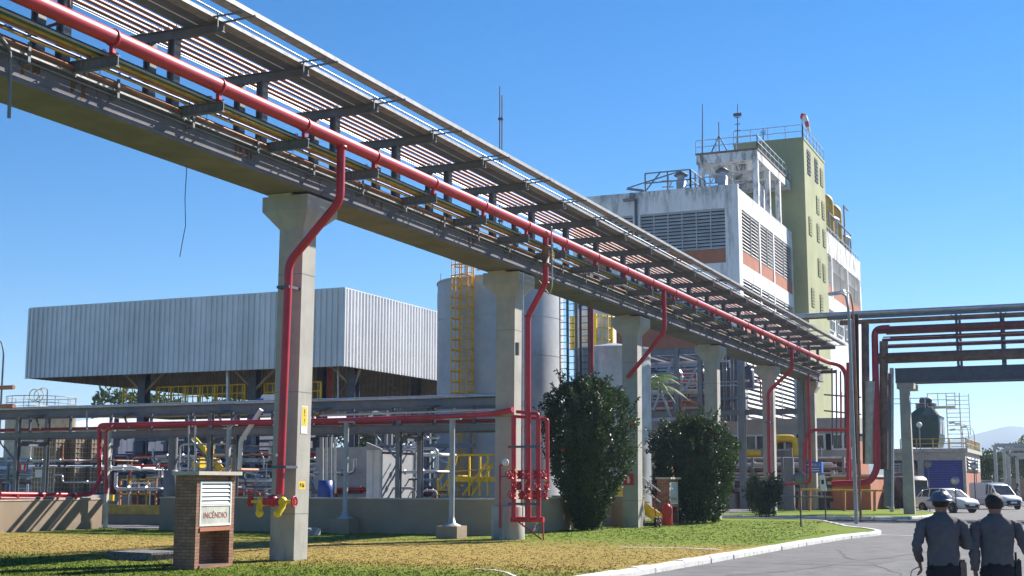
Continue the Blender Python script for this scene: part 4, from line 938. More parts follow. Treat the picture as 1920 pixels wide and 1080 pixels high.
# big lower louvre on the +X side near the corner
panel_louv(B(), (XF+.05,101.2), (XF+.05,119.5), 6.4, 12.3, (1,0), 0.36, 3).build('louvre_panel', M['whitep'], wb)
B().box((XF,101.0,6.2),(XF+.10,101.2,12.4)).box((XF,119.5,6.2),(XF+.1,119.7,12.4)).box((XF+.001,101.2,12.301),(XF+.1,119.5,12.45)).build('louvre_frame', M['whitep'], wb)
# windows under the far part
for i in range(4):
    y = YTE+1.2+i*5.2
    B().box((XF+.01,y,17.2),(XF+.06,y+3.6,19.4)).build('window', M['glass'], wb)
    q = B()
    for k in range(5): q.bar((XF+.09,y+k*.9,17.2),(XF+.09,y+k*.9,19.4),0.12)
    for z in (17.2,18.3,19.4): q.bar((XF+.09,y,z),(XF+.09,y+3.6,z),0.12)
    q.build('window_frame', M['whitep'], wb)
# drain pipe and lamp on -Y face
B().tube([(-32.2,YF-.12,24.0),(-32.2,YF-.12,6)],0.12,8).build('drain_pipe', M['dsteel'], wb)
B().box((-33.2,YF-.35,23.9),(-32.3,YF-.05,24.1)).box((-32.6,YF-.5,24.1),(-32.3,YF-.1,24.5)).build('wall_lamp', M['steel'], wb)
# lime tower
lt_ = thing('stair_tower', 'tall lime green stair tower rising from the white building', 'tower', (-26,126,0))
b = B().box((-29.2,YT,0),(XT,YTE,32.9)); b.build('tower_body', M['lime'], lt_)
B().box((-29.25,YT-.05,32.9),(XT+.05,YTE+.05,33.1)).build('tower_roof', M['lime'], lt_)
def vent(px, py, w_=1.3, h=1.7, dark=False):
    p = aX(px, py, XT)
    B().box((XT+.005,p.y-w_/2,p.z-h/2),(XT+.02,p.y+w_/2,p.z+h/2)).build('vent', M['dark'], lt_)
    q = B(); n = 6
    for i in range(n): q.box((XT+.021,p.y-w_/2,p.z-h/2+i*h/n),(XT+.07,p.y+w_/2,p.z-h/2+(i+(.25 if dark else .55))*h/n))
    for k in range(3): q.box((XT+.071,p.y-w_/2+k*(w_-.1)/2,p.z-h/2),(XT+.085,p.y-w_/2+k*(w_-.1)/2+.1,p.z+h/2))
    q.build('vent_grille', M['lime'] if not dark else M['dsteel'], lt_)
for px, py in ((1540,333),(1533,385),(1543,395),(1519,424),(1534,437),(1545,447),(1536,502),(1545,512),(1524,558),(1540,570)): vent(px, py)
vent(1516,305,1.4,2.3,True); vent(1530,320,1.4,2.3,True)
q = B()
for z in (14,): pass
# canopy on the roof
cp = thing('roof_canopy', 'white concrete roof canopy standing in front of the lime tower', 'canopy', (-26.6,113,24.6))
CY0, CY1 = 107.42, 120.6
B().box((-29.2,CY0,28.2),(XF,CY1,28.95)).build('slab', M['white'], cp)
B().box((-29.25,CY0-.06,28.95),(XF+.06,CY1,29.12)).build('dark_edge', M['brownins'], cp)
for x, y in ((-29.05,CY0+.05),(XF-.45,CY0+.05),(XF-.45,CY0+4.4),(XF-.45,CY0+8.6)): B().box((x,y,24.0),(x+.42,y+.5,28.199)).build('post', M['white'], cp)
for i in range(3): B().box((-29.0,CY0+1.5+i*3.8,27.7),(XF-.5,CY0+1.9+i*3.8,28.199)).build('ceiling_rib', M['white'], cp)
B().prism([(XF-.6,CY0+3.2,24.6),(XF-.6,CY0+8.8,24.6),(XF-.6,CY0+7.2,25.8),(XF-.6,CY0+5,26.6),(XF-.6,CY0+3.2,26.9)], (-.3,0,0)).build('stair_hood', M['white'], cp)
railing('roof_railing', 'grey railing along the edge of the white roof canopy', [(-29.2,CY0,29.1),(XF,CY0,29.1),(XF,CY1,29.1)], 1.1, 'galv', 1.5, 0.035, bars=2, kick=False)
railing('roof_railing', 'grey railing around the top of the lime green tower', [(-29.2,YT+.1,33.1),(XT-.05,YT+.1,33.1),(XT-.05,YTE-.1,33.1)], 1.2, 'galv', 1.6, 0.035, bars=2, kick=False)
railing('roof_railing', 'big blue-grey pipe railing on the front edge of the white roof', [(-31.6,YF+.6,24.6),(-27.9,YF+.6,24.6),(-27.9,YF+5,24.6)], 1.6, 'steel', 1.3, 0.06, bars=2, kick=False)
railing('roof_railing', 'pale railing on the roof edge beyond the lime tower', [(XF-.2,YTE+.3,27.2),(XF-.2,YE-.3,27.2)], 1.1, 'galv', 1.6, 0.035, bars=2, kick=False)
one(B().bar((-33.0,YF+.2,25.0),(-31.6,YF+.2,24.7),0.2).bar((-33.0,YF+.2,25.05),(-28.5,YF+.3,26.1),0.09).bar((-31.6,YF+.3,24.6),(-30.2,YF+.3,26.2),0.09), 'roof_strut', M['steel'], 'grey angled roof strut left of the roof railing', 'strut')
for px, py in ((1277,340),(1355,335)):
    p = aY(px,py,YF+3.2); 
    t = thing('roof_exhaust', {1277:'grey mushroom capped exhaust on the open white roof',1355:'grey mushroom capped exhaust in front of the canopy'}[px], 'exhaust', (p.x,p.y,24.6), 'roof exhausts')
    B().lathe((p.x,p.y,24.2),[(0.42,0),(0.42,.6),(0.55,.62),(0.55,.75),(0.38,.8),(0.42,1.7),(0.30,1.9),(0.30,2.2)],16).build('stack', M['ins'], t)
    B().lathe((p.x,p.y,26.35),[(0.55,0),(0.60,.08),(0.15,.42),(0.02,.45)],16).build('cap', M['dsteel'], t)
    b = B()
    for sx in (-1,1):
        for z in (24.9,25.4,25.9): b.bar((p.x+sx*.5,p.y-.5,z),(p.x+sx*1.5,p.y-.4,z+.1),0.08)
        b.bar((p.x+sx*.9,p.y-.5,24.5),(p.x+sx*.9,p.y-.5,26.1),0.09); b.bar((p.x+sx*1.4,p.y-.45,24.5),(p.x+sx*.6,p.y-.45,25.9),0.07)
    b.build('support_frame', M['lsteel'], t)
# masts and windsock
for px, py0, py1, Y, lab in ((1317,195,300,107.6,'thin plain antenna mast on the canopy left corner'),(1383,195,295,108.5,'antenna mast with small crossed fittings on the canopy'),(1431,240,262,121.5,'short antenna on the lime tower roof')):
    a, c = aY(px,py1,Y), aY(px,py0,Y); b = B().tube([a,c],0.07,6,r2=0.03)
    if px != 1317:
        for k in (.5,.62,.75): q = a.lerp(c,k); b.bar(q-V(.25,0,0),q+V(.25,0,0),0.05)
    if px == 1383: q = a.lerp(c,.8); b.box((q.x-.35,q.y-.1,q.z-.12),(q.x+.35,q.y+.1,q.z+.12))
    one(b, 'antenna', M['dsteel'], lab, 'antenna')
b = B(); p = aY(1349,292,108); 
for s in (-1,0,1): b.bar((p.x+s*.75,p.y,29.1),(p.x,p.y,30.6),0.09)
b.bar((p.x,p.y,30.5),(p.x,p.y,31.8),0.07); one(b, 'tripod_mast', M['dsteel'], 'dark little tripod mast on the canopy roof', 'mast')
t = thing('windsock', 'red and white windsock drooping on a pole over the lime tower', 'windsock', (XT-.2,YT+.2,33.1))
p = aY(1504,262,YT+.2); q = aY(1504,218,YT+.2)
B().tube([p,q],0.05,6).build('pole', M['galv'], t)
pts = [q+V(0,0,0), q+V(.22,-.1,-.08), q+V(.40,-.1,-.6), q+V(.50,-.1,-1.1), q+V(.62,-.1,-1.55)]
for i in range(4): B().tube([pts[i],pts[i+1]], 0.30-.05*i, 12, r2=0.27-.05*i).build('sock_ring', M['signr'] if i%2==0 else M['signw'], t)
# pipes behind the tower
for px, py, r, m, lab in ((1553,372,.55,'ochre','left brown bent exhaust duct behind the lime tower'),(1568,392,.6,'ochre','right brown bent exhaust duct behind the lime tower')):
    p = aX(px,py,-25.2); one(B().tube([(-25.2,p.y,26.5),(-25.2,p.y,p.z),(-26.6,p.y,p.z+.1),(-26.6,p.y,p.z-2)],r,14,fr=1.0), 'duct', M[m], lab, 'duct')
for px, py, lab in ((1561,405,'tall silver stack between the brown ducts'),(1583,440,'short silver stack right of the brown ducts')):
    p = aX(px,py,-25.0); one(B().lathe((-25.0,p.y,26.8),[(0.55,0),(0.55,p.z-27.6),(0.75,p.z-27.5),(0.75,p.z-27.2),(0.1,p.z-26.8)],14), 'stack', M['ins'], lab, 'stack')
t = thing('roof_gantry', 'pale steel gantry frame at the far right end of the roof', 'gantry', (-24.5,150,27.2))
for y in (144,149,154,158): B().bar((-24.6,y,27.1),(-24.6,y,30.5),0.16).build('post', M['steel'], t)
for z in (28.6,30.5): B().bar((-24.6,144,z),(-24.6,158,z),0.14).build('beam', M['steel'], t)
B().bar((-24.6,154,30.5),(-24.6,154,33.2),0.15).bar((-24.6,154,33.2),(-24.6,157,33.2),0.15).build('hoist_arm', M['steel'], t)
# ================================================================ annex in front of it
ax = thing('annex_building', 'low annex with terracotta wall, windows and grey concrete band', 'building', (-22,98,0))
AY = 96.2; ZA = 6.25
b = B().box((-40,AY,5.15),(-14.9,YF-.1,ZA)); b.box((-40,AY,3.3),(-14.9,AY+.3,4.0)); b.build('concrete_band', M['conc'], ax)
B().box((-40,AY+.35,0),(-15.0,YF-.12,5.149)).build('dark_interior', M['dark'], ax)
B().box((-40,AY+.02,0),(-14.95,AY+.34,2.2)).box((-15.3,AY+.341,0),(-14.9,YF-.1,4.6)).build('terracotta_wall', M['orange'], ax)
for i in range(12):
    x = -39.5+i*2.05
    B().box((x+.25,AY+.06,4.02),(x+1.7,AY+.10,5.1)).build('window', M['glass'], ax)
    q = B()
    for xx in (x+.2,x+.95,x+1.72): q.bar((xx,AY+.03,4.0),(xx,AY+.03,5.149),0.14)
    q.bar((x+.2,AY+.03,4.05),(x+1.7,AY+.03,4.05),0.12); q.bar((x+.2,AY+.03,5.09),(x+1.7,AY+.03,5.09),0.12); q.build('window_frame', M['whitep'], ax)
# pipes in front of the annex
rnd = random.Random(21)
one(B().tube([(-36,AY-1.4,3.75),(-20.6,AY-1.4,3.75),(-20.6,AY-1.4,4.8),(-19.0,AY-1.4,4.8),(-19.0,AY-1.4,3.6)],0.27,12,fr=.5), 'pipe', M['yellow'], 'thick yellow pipe with a raised loop before the annex windows', 'pipe')
clut = [('lsteel',.07),('redd',.06),('brownins',.12),('galv',.05),('steel',.09),('ins',.10),('redd',.09),('rust',.05)]
cnt = 0
for i in range(26):
    m, r = clut[(0,2,3,4,5,7,2,1)[i % 8]]; z = 1.2+0.085*i*rnd.uniform(.8,1.1); x1 = rnd.uniform(-17,-14.5); y = AY-2.2-rnd.random()*4
    one(B().tube([(-38+rnd.random()*6,y,z),(x1,y,z),(x1,y,z-rnd.uniform(.5,1.4))],r,8,fr=.15), 'pipe', M[m], 'horizontal pipe in the dense pipe bank before the annex', 'pipe', 'pipes in the bank before the annex')
for i in range(9):
    x = -31+i*2.0; b = B().bar((x,AY-3.2,0),(x,AY-3.2,4.1),0.16); b.bar((x,AY-6.2,0),(x,AY-6.2,3.4),0.16)
    for z in (1.5,2.3,3.1): b.bar((x,AY-6.3,z),(x,AY-1.5,z),0.12)
    one(b, 'pipe_support', M['steel'], 'grey steel support in the pipe bank before the annex', 'pipe support', 'supports of the annex pipe bank')
for i in range(8):
    x = -29+i*1.9+rnd.random()*.5; y = AY-4-rnd.random()*2.5; z = rnd.uniform(.5,1.3)
    t = thing('pump', 'small pump with motor in the shadow before the annex', 'pump', (x,y,0), 'pumps before the annex')
    B().lathe((x,y,z),[(0.02,-.35),(0.25,-.32),(0.27,.25),(0.15,.35),(0.1,.6)],12,'x').build('motor', M[('blue','steel','dsteel','redd')[i%4]], t)
    B().box((x-.4,y-.3,0),(x+.7,y+.3,z-.28)).build('plinth', M['conc'], t)
    B().tube([(x+.55,y,z),(x+.55,y,z+1.2)],.09,8).build('outlet_pipe', M['ins'], t)
# ================================================================ steel process structure at px 1180..1500
ps = thing('steel_structure', 'open grey steel process frame before the white building', 'steel frame', (-24,90,0))
for px, pt, w_ in ((1268,652,.34),(1312,672,.3),(1388,655,.42),(1200,660,.3),(1500,715,.4)):
    Yp = 88 if px != 1500 else 87
    a = aY(px,pt,Yp); B().ibar((a.x,Yp,0),(a.x,Yp,a.z),w_,w_,.03,up=(0,1,0)).build('column', M['steel'], ps)
B().ibar((-31,88,10.55),(-21,88,10.55),.3,.42).build('top_beam', M['steel'], ps)
B().ibar((-31,93,10.55),(-21,93,10.55),.3,.42).build('top_beam', M['steel'], ps)
for x in (-30,-27.5,-25.5,-23.2,-21.2): B().ibar((x,88.1,10.3),(x,96,10.3),.2,.3).build('cross_beam', M['steel'], ps)
B().ibar((-31,88.3,6.35),(-16.6,88.3,6.35),.28,.36).build('middle_beam', M['steel'], ps)
for a, c in (((1262,672),(1225,770)),((1306,690),(1275,750)),((1225,700),(1262,790))): B().bar(aY(a[0],a[1],88.3),aY(c[0],c[1],88.3),.16).build('brace', M['lsteel'], ps)
wk = thing('walkway', 'raised steel walkway with white railings in the process frame', 'walkway', (-25,91,8))
B().box((-29,90,7.8),(-21.5,91.4,8.0)).build('deck', M['cream'], wk)
railing('railing', 'white railing of the raised walkway in the process frame', [(-29,90,8.0),(-21.5,90,8.0)], 1.2, 'whitep', 1.0, 0.04, bars=2)
for i in range(34):
    m, r = clut[i % 8]; z = 6.7+rnd.random()*3.4; x0 = -30+rnd.random()*4; y = 89+rnd.random()*6
    x1 = x0+rnd.uniform(2,8); x1 = min(x1,-21)
    pts = [(x0,y,z),(x1,y,z),(x1,y,z-rnd.uniform(.4,2.2))] if i % 2 else [(x0,y,z-1),(x0,y,z),(x1,y,z)]
    one(B().tube(pts,r*.9,8,fr=.2), 'pipe', M[m], 'pipe running inside the steel process frame', 'pipe', 'pipes in the process frame')
one(B().tube([aY(1278,800,87.5),aY(1278,749,87.5),aY(1308,755,87.5)],.09,8,fr=.2), 'pipe', M['rust'], 'bright orange bent pipe low in the process frame', 'pipe')
for i in range(5):
    x = -28.6+i*1.7; one(B().lathe((x,92.5,8.2),[(0.5,0),(0.5,1.2),(0.3,1.5),(0.02,1.6)],14), 'small_vessel', M['ins' if i%2 else 'dsteel'], 'small vessel standing on the walkway deck in the process frame', 'vessel', 'vessels on the process frame deck')
for i in range(6):
    px = 1345+i*7; one(B().tube([aY(px,790,89.5),aY(px,640,89.5)],.10+.03*(i%2),8), 'pipe', M['dsteel' if i%2 else 'steel'], 'dark vertical pipe beside the big white louvre', 'pipe', 'vertical pipes beside the white louvre')
# slim free posts near columns
for px, pt, pb, w_, Y in ((1388,655,975,.40,70),):
    pass
# ================================================================ red/brown verticals at the crossing, cross rack over the road
cr = thing('road_pipe_bridge', 'dark steel and concrete pipe bridge crossing over the road', 'pipe bridge', (-5,78.5,0))
YB = 78.0
B().prism([(-9.95,YB,7.35),(12,YB,7.35),(12,YB,8.02),(-9.95,YB,8.02)],(0,.35,0)).build('girder', M['brownins'] if False else M['dsteel'], cr)
B().box((-9.95,YB-.06,8.021),(12,YB+.42,8.1)).box((-9.95,YB-.08,7.28),(12,YB+.42,7.349)).build('girder_flange', M['dsteel'], cr)
B().box((-9.95,YB+2.2,7.35),(12,YB+2.5,8.02)).build('girder', M['dsteel'], cr)
for x in (-9.5,9.5):
    for y in (YB+.02,):
        B().frus((x-.30,y,x+.30,y+.5),(x-.26,y,x+.26,y+.5),-.1,6.95).box((x-.4,y-.03,6.951),(x+.5,y+2.6,7.275)).build('column', M['conc'], cr)
for i in range(9):
    x = -6.55+i*2.35
    B().ibar((x,YB+.2,8.1),(x,YB+.2,11.0),.13,.14,.02,up=(0,1,0)).build('upright', M['dsteel'], cr)
    B().ibar((x,YB+2.3,8.1),(x,YB+2.3,11.0),.13,.14,.02,up=(0,1,0)).build('upright', M['dsteel'], cr)
    for z in (8.16,9.28,9.85,10.95): B().ibar((x,YB-.3,z),(x,YB+2.6,z),.10,.14,.015).build('cross_arm', M['dsteel'], cr)
    B().bar((x-.28,YB+.15,11.0),(x,YB+.15,10.65),.07).bar((x+.28,YB+.15,11.0),(x,YB+.15,10.65),.07).build('brace', M['dsteel'], cr)
hp = [(8.68,-.05,.30,'brownins','thick brown insulated pipe low on the road bridge',-11.1),(9.32,.0,.08,'purple','purple red pipe in the middle of the road bridge',-10.6),(9.74,.1,.09,'purple','thinner red pipe just above the middle of the bridge',-10.6),(10.28,-.1,.21,'purple','thick dull red pipe on the road bridge',-10.9),
 (10.88,.5,.14,'brownins','brown pipe below the top pipes of the road bridge',-13.0),(11.08,-.12,.09,'steel','grey pipe under the top of the road bridge',-13.6),(11.33,.0,.13,'ins','pale clad pipe at the very top of the road bridge',-16.5),(11.3,.8,.10,'dsteel','dark pipe behind the topmost pipe of the road bridge',-16),(10.3,1.2,.16,'brownins','brown pipe at the back of the road bridge',-10.5),(9.5,1.4,.12,'ins','clad pipe at the back of the road bridge',-10.5),(9.05,1.9,.12,'dsteel','dark pipe low at the back of the road bridge',-10.4),(10.6,1.7,.09,'purple','purple pipe high at the back of the road bridge',-10.4),(10.0,2.0,.07,'brownins','thin brown pipe at the back of the road bridge',-10.4),(9.86,-.25,.035,'black','thin dark cable on the road bridge',-10.5)]
for z, dy, r, m, lab, x0 in hp:
    pts = [(12.0,YB+dy,z),(x0,YB+dy,z)]
    if x0 > -11.5 and r > .15: pts += [(x0,YB+dy,z),]
    one(B().tube(pts,r,12), 'pipe', M[m], lab, 'pipe', 'pipes on the road bridge')
vp = [(1606,590,870,.20,'black','black vertical pipe left of the brown risers',77.4),(1625,605,870,.22,'brownins','brown insulated riser left of the tall red riser',77.9),(1643,617,895,.19,'red','tall bright red riser feeding the road bridge',77.3),(1657,640,880,.24,'brownins','thick brown insulated riser right of the red riser',77.9),(1632,715,870,.30,'cream','pale clad riser beside the red riser',77.6),(1663,700,950,.18,'steel','grey riser next to the bridge column',78.4),(1672,690,960,.12,'ins','silver riser close to the bridge column',78.6),(1598,600,820,.13,'lsteel','light grey box duct riser at the lamp post',77.0)]
for px, p0, p1, r, m, lab, Y in vp:
    a, c = aY(px-(3 if p0<620 else 0),p0,Y), aY(px,p1,Y); pts = [a,c]
    if m == 'red': pts = [aY(1668,615,YB-.1),aY(1640,617,YB-.1),aY(1645,880,Y),aY(1630,905,Y),aY(1560,908,Y)]
    one(B().tube(pts,r,12,fr=.5), 'riser_pipe', M[m], lab, 'pipe', 'risers at the road bridge')
t = thing('red_loop', 'group of thinner red pipes looping down behind the farthest column', 'pipe', (-14.5,86.5,1))
for pts, r in (([(1590,680),(1590,905)],.10),([(1515,700),(1520,905),(1470,908)],.09),([(1510,860),(1512,815),(1525,806),(1590,806)],.10),([(1508,830),(1508,905)],.07),([(1577,735),(1577,800)],.05)):
    B().tube([aY(p[0],p[1],84.5) for p in pts],r,10,fr=.3).build('pipe', M['red'], t)
for i in range(6):
    px = 1560+i*8; one(B().tube([aY(px,690+3*i,86.5),aY(px+1,835,86.5)],.05,6), 'pipe', M['dsteel'], 'thin dark vertical pipe behind the end of the rack', 'pipe', 'thin verticals behind the rack end')
for z in (5.6,7.2): one(B().tube([aY(1545,740 if z>6 else 770,86),aY(1615,745 if z>6 else 777,86)],.05,6), 'pipe', M['dsteel'], {5.6:'lower dark tie pipe behind the end of the rack',7.2:'upper dark tie pipe behind the end of the rack'}[z], 'pipe')
for (px0,px1,py,m,lab) in ((1500,1670,918,'ochre','long low pipe in front of the terracotta wall'),(1440,1560,930,'steel','low grey pipe beside the fifth column')):
    one(B().tube([aY(px0,py,85),aY(px1,py+2,85)],.06,8), 'pipe', M[m], lab, 'pipe')
for px in (1500,1518,1583,1612,1640): one(B().bar(aY(px,918,85.2),aY(px,958,85.2),.16), 'pipe_support', M['conc' if px in (1612,) else 'rust'], 'short post under the low pipe before the terracotta wall', 'pipe support', 'short posts under the low pipe')
one(B().box((-18.2,86.6,0),(-17.6,87.0,3.3)).box((-18.0,86.5,1.6),(-17.8,86.59,1.9)), 'cabinet', M['steel'], 'grey upright cabinet before the annex', 'cabinet')
t = thing('terracotta_block', 'terracotta block wall behind the road bridge risers', 'building', (-14,93,0))
B().box((-15.6,89.2,0),(-13.2,95.9,2.1)).build('walls', M['orange'], t); B().box((-15.7,89.1,2.1),(-13.1,96.0,2.25)).build('roof', M['pad'], t)
B().box((-15.9,89.0,1.6),(-15.61,96,1.8)).build('ledge', M['conc'], t)
one(B().box((-14.0,89.1,1.3),(-13.6,89.19,1.85)), 'hose_box', M['signr'], 'small red box on the terracotta wall', 'box')
# street lamps
def lamp(name, label, x, y, h, arm=(1,0), al=0.8, m='lsteel', r=0.07, globe=False, r2=None):
    t = thing(name, label, 'street lamp', (x,y,0))
    p = V(x,y,-.1); a = V(arm[0],arm[1],0).normalized()*al
    B().tube([p,V(x,y,h*.6),V(x,y,h*0.93),V(x,y,h)+a*.3,V(x,y,h+.12)+a],r,8,r2=r2 or r*.5,fr=.3).build('pole', M[m], t)
    q = V(x,y,h+.12)+a; d = a.normalized()
    b = B()
    if globe: b.sph((q.x,q.y,q.z),.22,10)
    else: b.prism([q+d*0+V(0,0,-.05),q+d*.5+V(0,0,-.1),q+d*.55+V(0,0,.02),q+d*.1+V(0,0,.1)], d.cross(V(0,0,1))*.22)
    b.build('lamp_head', M['galv'] if not globe else M['signw'], t)
    return t
lamp('street_lamp', 'tall street lamp post between the farthest column and the bridge', -9.85, 62, 10.2, (-1,-.2), .35, r=.085)
lamp('street_lamp', 'second tall lamp post leaning behind the rack end', -10.9, 70, 11.4, (-1,.3), .4, m='rust', r=.06)
# round-headed and rectangular signs by the kerb
def rsign(x, y, h, label, disk=True, m='steel'):
    t = thing('road_sign', label, 'sign', (x,y,0))
    B().tube([(x,y,-.1),(x,y,h)],.035,8).build('post', M['dsteel'], t)
    if disk: B().lathe((x,y-.04,h-.05),[(0.0001,-.01),(0.26,-.01),(0.26,.01),(0.0001,.01)],20,'y').build('sign_disc', M[m], t)
    else:
        b = B().prism([(x-.18,y-.05,h-.6),(x+.10,y-.05,h-.6),(x+.0,y-.05,h+.15),(x-.22,y-.05,h+.1)],(0,.02,0)); b.build('sign_board', M['signw'], t)
        B().box((x-.14,y-.056,h-.3),(x-.02,y-.051,h-.1)).build('symbol', M['inkb'], t)
rsign(-10.65,53.6,1.95,'round road sign seen from behind near the kerb corner')
rsign(-11.25,62.3,1.95,'white leaning rectangular sign near the side road', False)
rsign(-7.4,96.5,2.9,'round road sign before the garage door', True, 'galv')
rsign(-9.9,92,3.0,'round road sign left of the garage door')
rsign(-7.9,88,1.9,'small round sign on a low post near the white car', True, 'galv')
# ================================================================ garage building and cooling tower
YG = 108.0
gx0, gx1 = -14.8, aY(1812,900,YG).x
gb = thing('garage_building', 'small building with a big blue roller door', 'building', ((gx0+gx1)/2,YG+6,0))
dx0, dx1 = aY(1733,900,YG).x, aY(1806,900,YG).x; gz = aY(1750,848,YG).z; dz = aY(1750,863,YG).z
b = B().box((gx0,YG,dz),(gx1,YG+.3,gz)).box((dx0-.45,YG,-.1),(dx0,YG+.3,dz-.001)).box((dx1,YG,-.1),(gx1,YG+.3,dz-.001)); b.box((gx0,YG+.301,2.5),(gx0+.3,YG+14,gz)).box((gx1-.3,YG+.301,2.6),(gx1,YG+14,gz)).box((gx0,YG+14,-.1),(gx1,YG+14.3,gz)); b.build('walls', M['pad'], gb)
B().box((gx0,YG,-.1),(dx0-.45,YG+.28,2.45)).box((gx1-.3,YG+.302,-.1),(gx1-.02,YG+14,2.599)).build('terracotta_wall', M['orange'], gb)
B().box((gx0-.15,YG-.2,gz),(gx1+.2,YG+14.4,gz+.28)).build('roof', M['ochre'] if False else M['pad'], gb)
d = B(); n = 20
for i in range(n): d.box((dx0+.02,YG+.12-(.03 if i%2 else 0),dz*i/n),(dx1-.02,YG+.2,dz*(i+1)/n-.012))
dr = d.build('roller_door', M['bluepaint'], gb)
panel_louv(B(), (gx0+.5,YG-.0), (dx0-.6,YG-.0), 2.5, 3.3, (0,-1), .2, 3).build('louvre_panel', M['louv'], gb)
panel_louv(B(), (gx1+.0,YG+1), (gx1+.0,YG+12), 2.8, 3.8, (1,0), .25, 4).build('louvre_panel', M['louv'], gb)
railing('roof_railing', 'pale railing on the garage roof edge', [(gx0+1.2,YG,gz+.28),(gx1+.1,YG,gz+.28),(gx1+.1,YG+13,gz+.28)], .75, 'ochre', 1.2, 0.035, bars=2, kick=False)
t = thing('cooling_tower', 'dark green cooling tower on the garage roof', 'cooling tower', (-11.3,112,gz+.3))
YC = 110.5; c0, c1 = aY(1702,800,YC).x, aY(1760,800,YC).x; zb = gz+.5; zs = aY(1730,780,YC).z; zt = aY(1730,763,YC).z; dpt = 4.6
B().frus((c0+.15,YC+.15,c1-.15,YC+dpt-.15),(c0,YC,c1,YC+dpt),zb,zb+.6).box((c0,YC,zb+.6),(c1,YC+dpt,zs)).frus((c0,YC,c1,YC+dpt),(c0+.75,YC+.9,c1-.55,YC+dpt-.9),zs,zt).build('casing', M['ctower'], t)
B().lathe(((c0+c1)/2+.05,YC+dpt/2,zt),[(0.85,0),(0.8,.25),(0.85,.4),(0.02,.41)],20).build('fan_stack', M['dsteel'], t)
B().box((c1+.005,YC+.5,zb+1.0),(c1+.05,YC+2,zs-.2)).box((c1+.005,YC+2.6,zb+1.0),(c1+.05,YC+4.2,zs-.2)).build('side_panel', M['galv'], t)
B().lathe(((c0+c1)/2+.1,YC+1.6,zt+.55),[(0.05,-.5),(0.3,-.4),(0.3,.4),(0.05,.5)],12,'x').build('motor', M['dsteel'], t)
for z in (zb+1.5,zs): B().box((c0-.03,YC-.03,z),(c1+.03,YC+dpt+.03,z+.06)).build('band', M['ctower'], t)
t = thing('ladder_platform', 'pale yellow ladder and platform right of the cooling tower', 'ladder', (c1+1,YC+2,gz+.3))
pz = aY(1770,762,YC+2).z
B().box((c1-.9,YC+1.4,pz-.15),(c1+1.2,YC+2.6,pz)).build('platform', M['wicker'], t)
for z in (pz+.5,pz+1.0): B().tube([(c1-.9,YC+1.4,z),(c1+1.2,YC+1.4,z),(c1+1.2,YC+2.6,z)],.03,6).build('rail', M['wicker'], t)
b = B()
for xx in (c1-.9,c1-.1,c1+1.2): b.bar((xx,YC+1.4,pz),(xx,YC+1.4,pz+1.05),.06)
b.build('rail_posts', M['wicker'], t); b = B()
lx = c1+.55
for xx in (lx,lx+1.0): b.bar((xx,YC+1.2,gz+.3),(xx,YC+1.2,pz+1),.07)
z = gz+.5
while z < pz+.9: b.bar((lx,YC+1.2,z),(lx+1.0,YC+1.2,z),.05); b.bar((lx+1.0,YC+1.2,z),(lx+1.7,YC+1.2,z),.035); z += .33
b.bar((lx+1.7,YC+1.2,gz+1.4),(lx+1.7,YC+1.2,pz+.9),.05); b.build('ladder', M['wicker'], t)
railing('roof_railing', 'thin railing on the roof left of the cooling tower', [(c0-2.2,YC,zs+.6),(c0+1.4,YC,zs+.6)], .8, 'galv', 1.8, .03, bars=2, kick=False)
lamp('roof_lamp', 'globe lamp on a thin post before the cooling tower', aY(1726,850,YG-.3).x, YG-.3, aY(1726,797,YG-.3).z-.1, (0,-1), .05, globe=True, r=.05)
for i, (px, py) in enumerate(((1796,795),(1807,797),(1818,803),(1797,808))):
    q = aY(px+8,py,YG+6+i); lamp('roof_lamp', ['leftmost of the curved lamps right of the cooling tower','second curved lamp right of the cooling tower','rightmost curved lamp right of the cooling tower','square-armed lamp right of the cooling tower'][i], q.x, q.y, q.z, (-1,0), .5, r=.04)
# far right: pipe frames, trees, wall
for i, (px, Y, zt_) in enumerate(((1868,135,9.2),(1885,142,8.3))):
    x = aY(px,900,Y).x; z = aY(px,835 if i == 0 else 842,Y).z; b = B()
    b.bar((x,Y,-.1),(x,Y,z),.3); b.bar((x,Y,z),(x+22,Y,z),.32); b.bar((x+1.0,Y+3,-.1),(x+1.0,Y+3,z-.8),.3); b.bar((x+1,Y+3,z-.8),(x+22,Y+3,z-.8),.3)
    for k in range(3): b.bar((x+5+6*k,Y+3,-.1),(x+5+6*k,Y+3,z-.8),.25)
    one(b, 'pipe_gantry', M['lsteel'], ['nearer pale pipe gantry at the far right','farther pale pipe gantry at the far right'][i], 'gantry')
wallbox((aY(1885,930,150).x,150,0),(aY(1885,930,150).x+30,150.3,2.2),'low far wall behind the cyclist', cap=False)
railing('far_railing', 'pale fence rail between the garage and the far gantry', [(aY(1815,930,125).x,125,0),(aY(1862,930,125).x,125,0)], 1.9, 'galv', 2.0, .05, bars=2, kick=False)
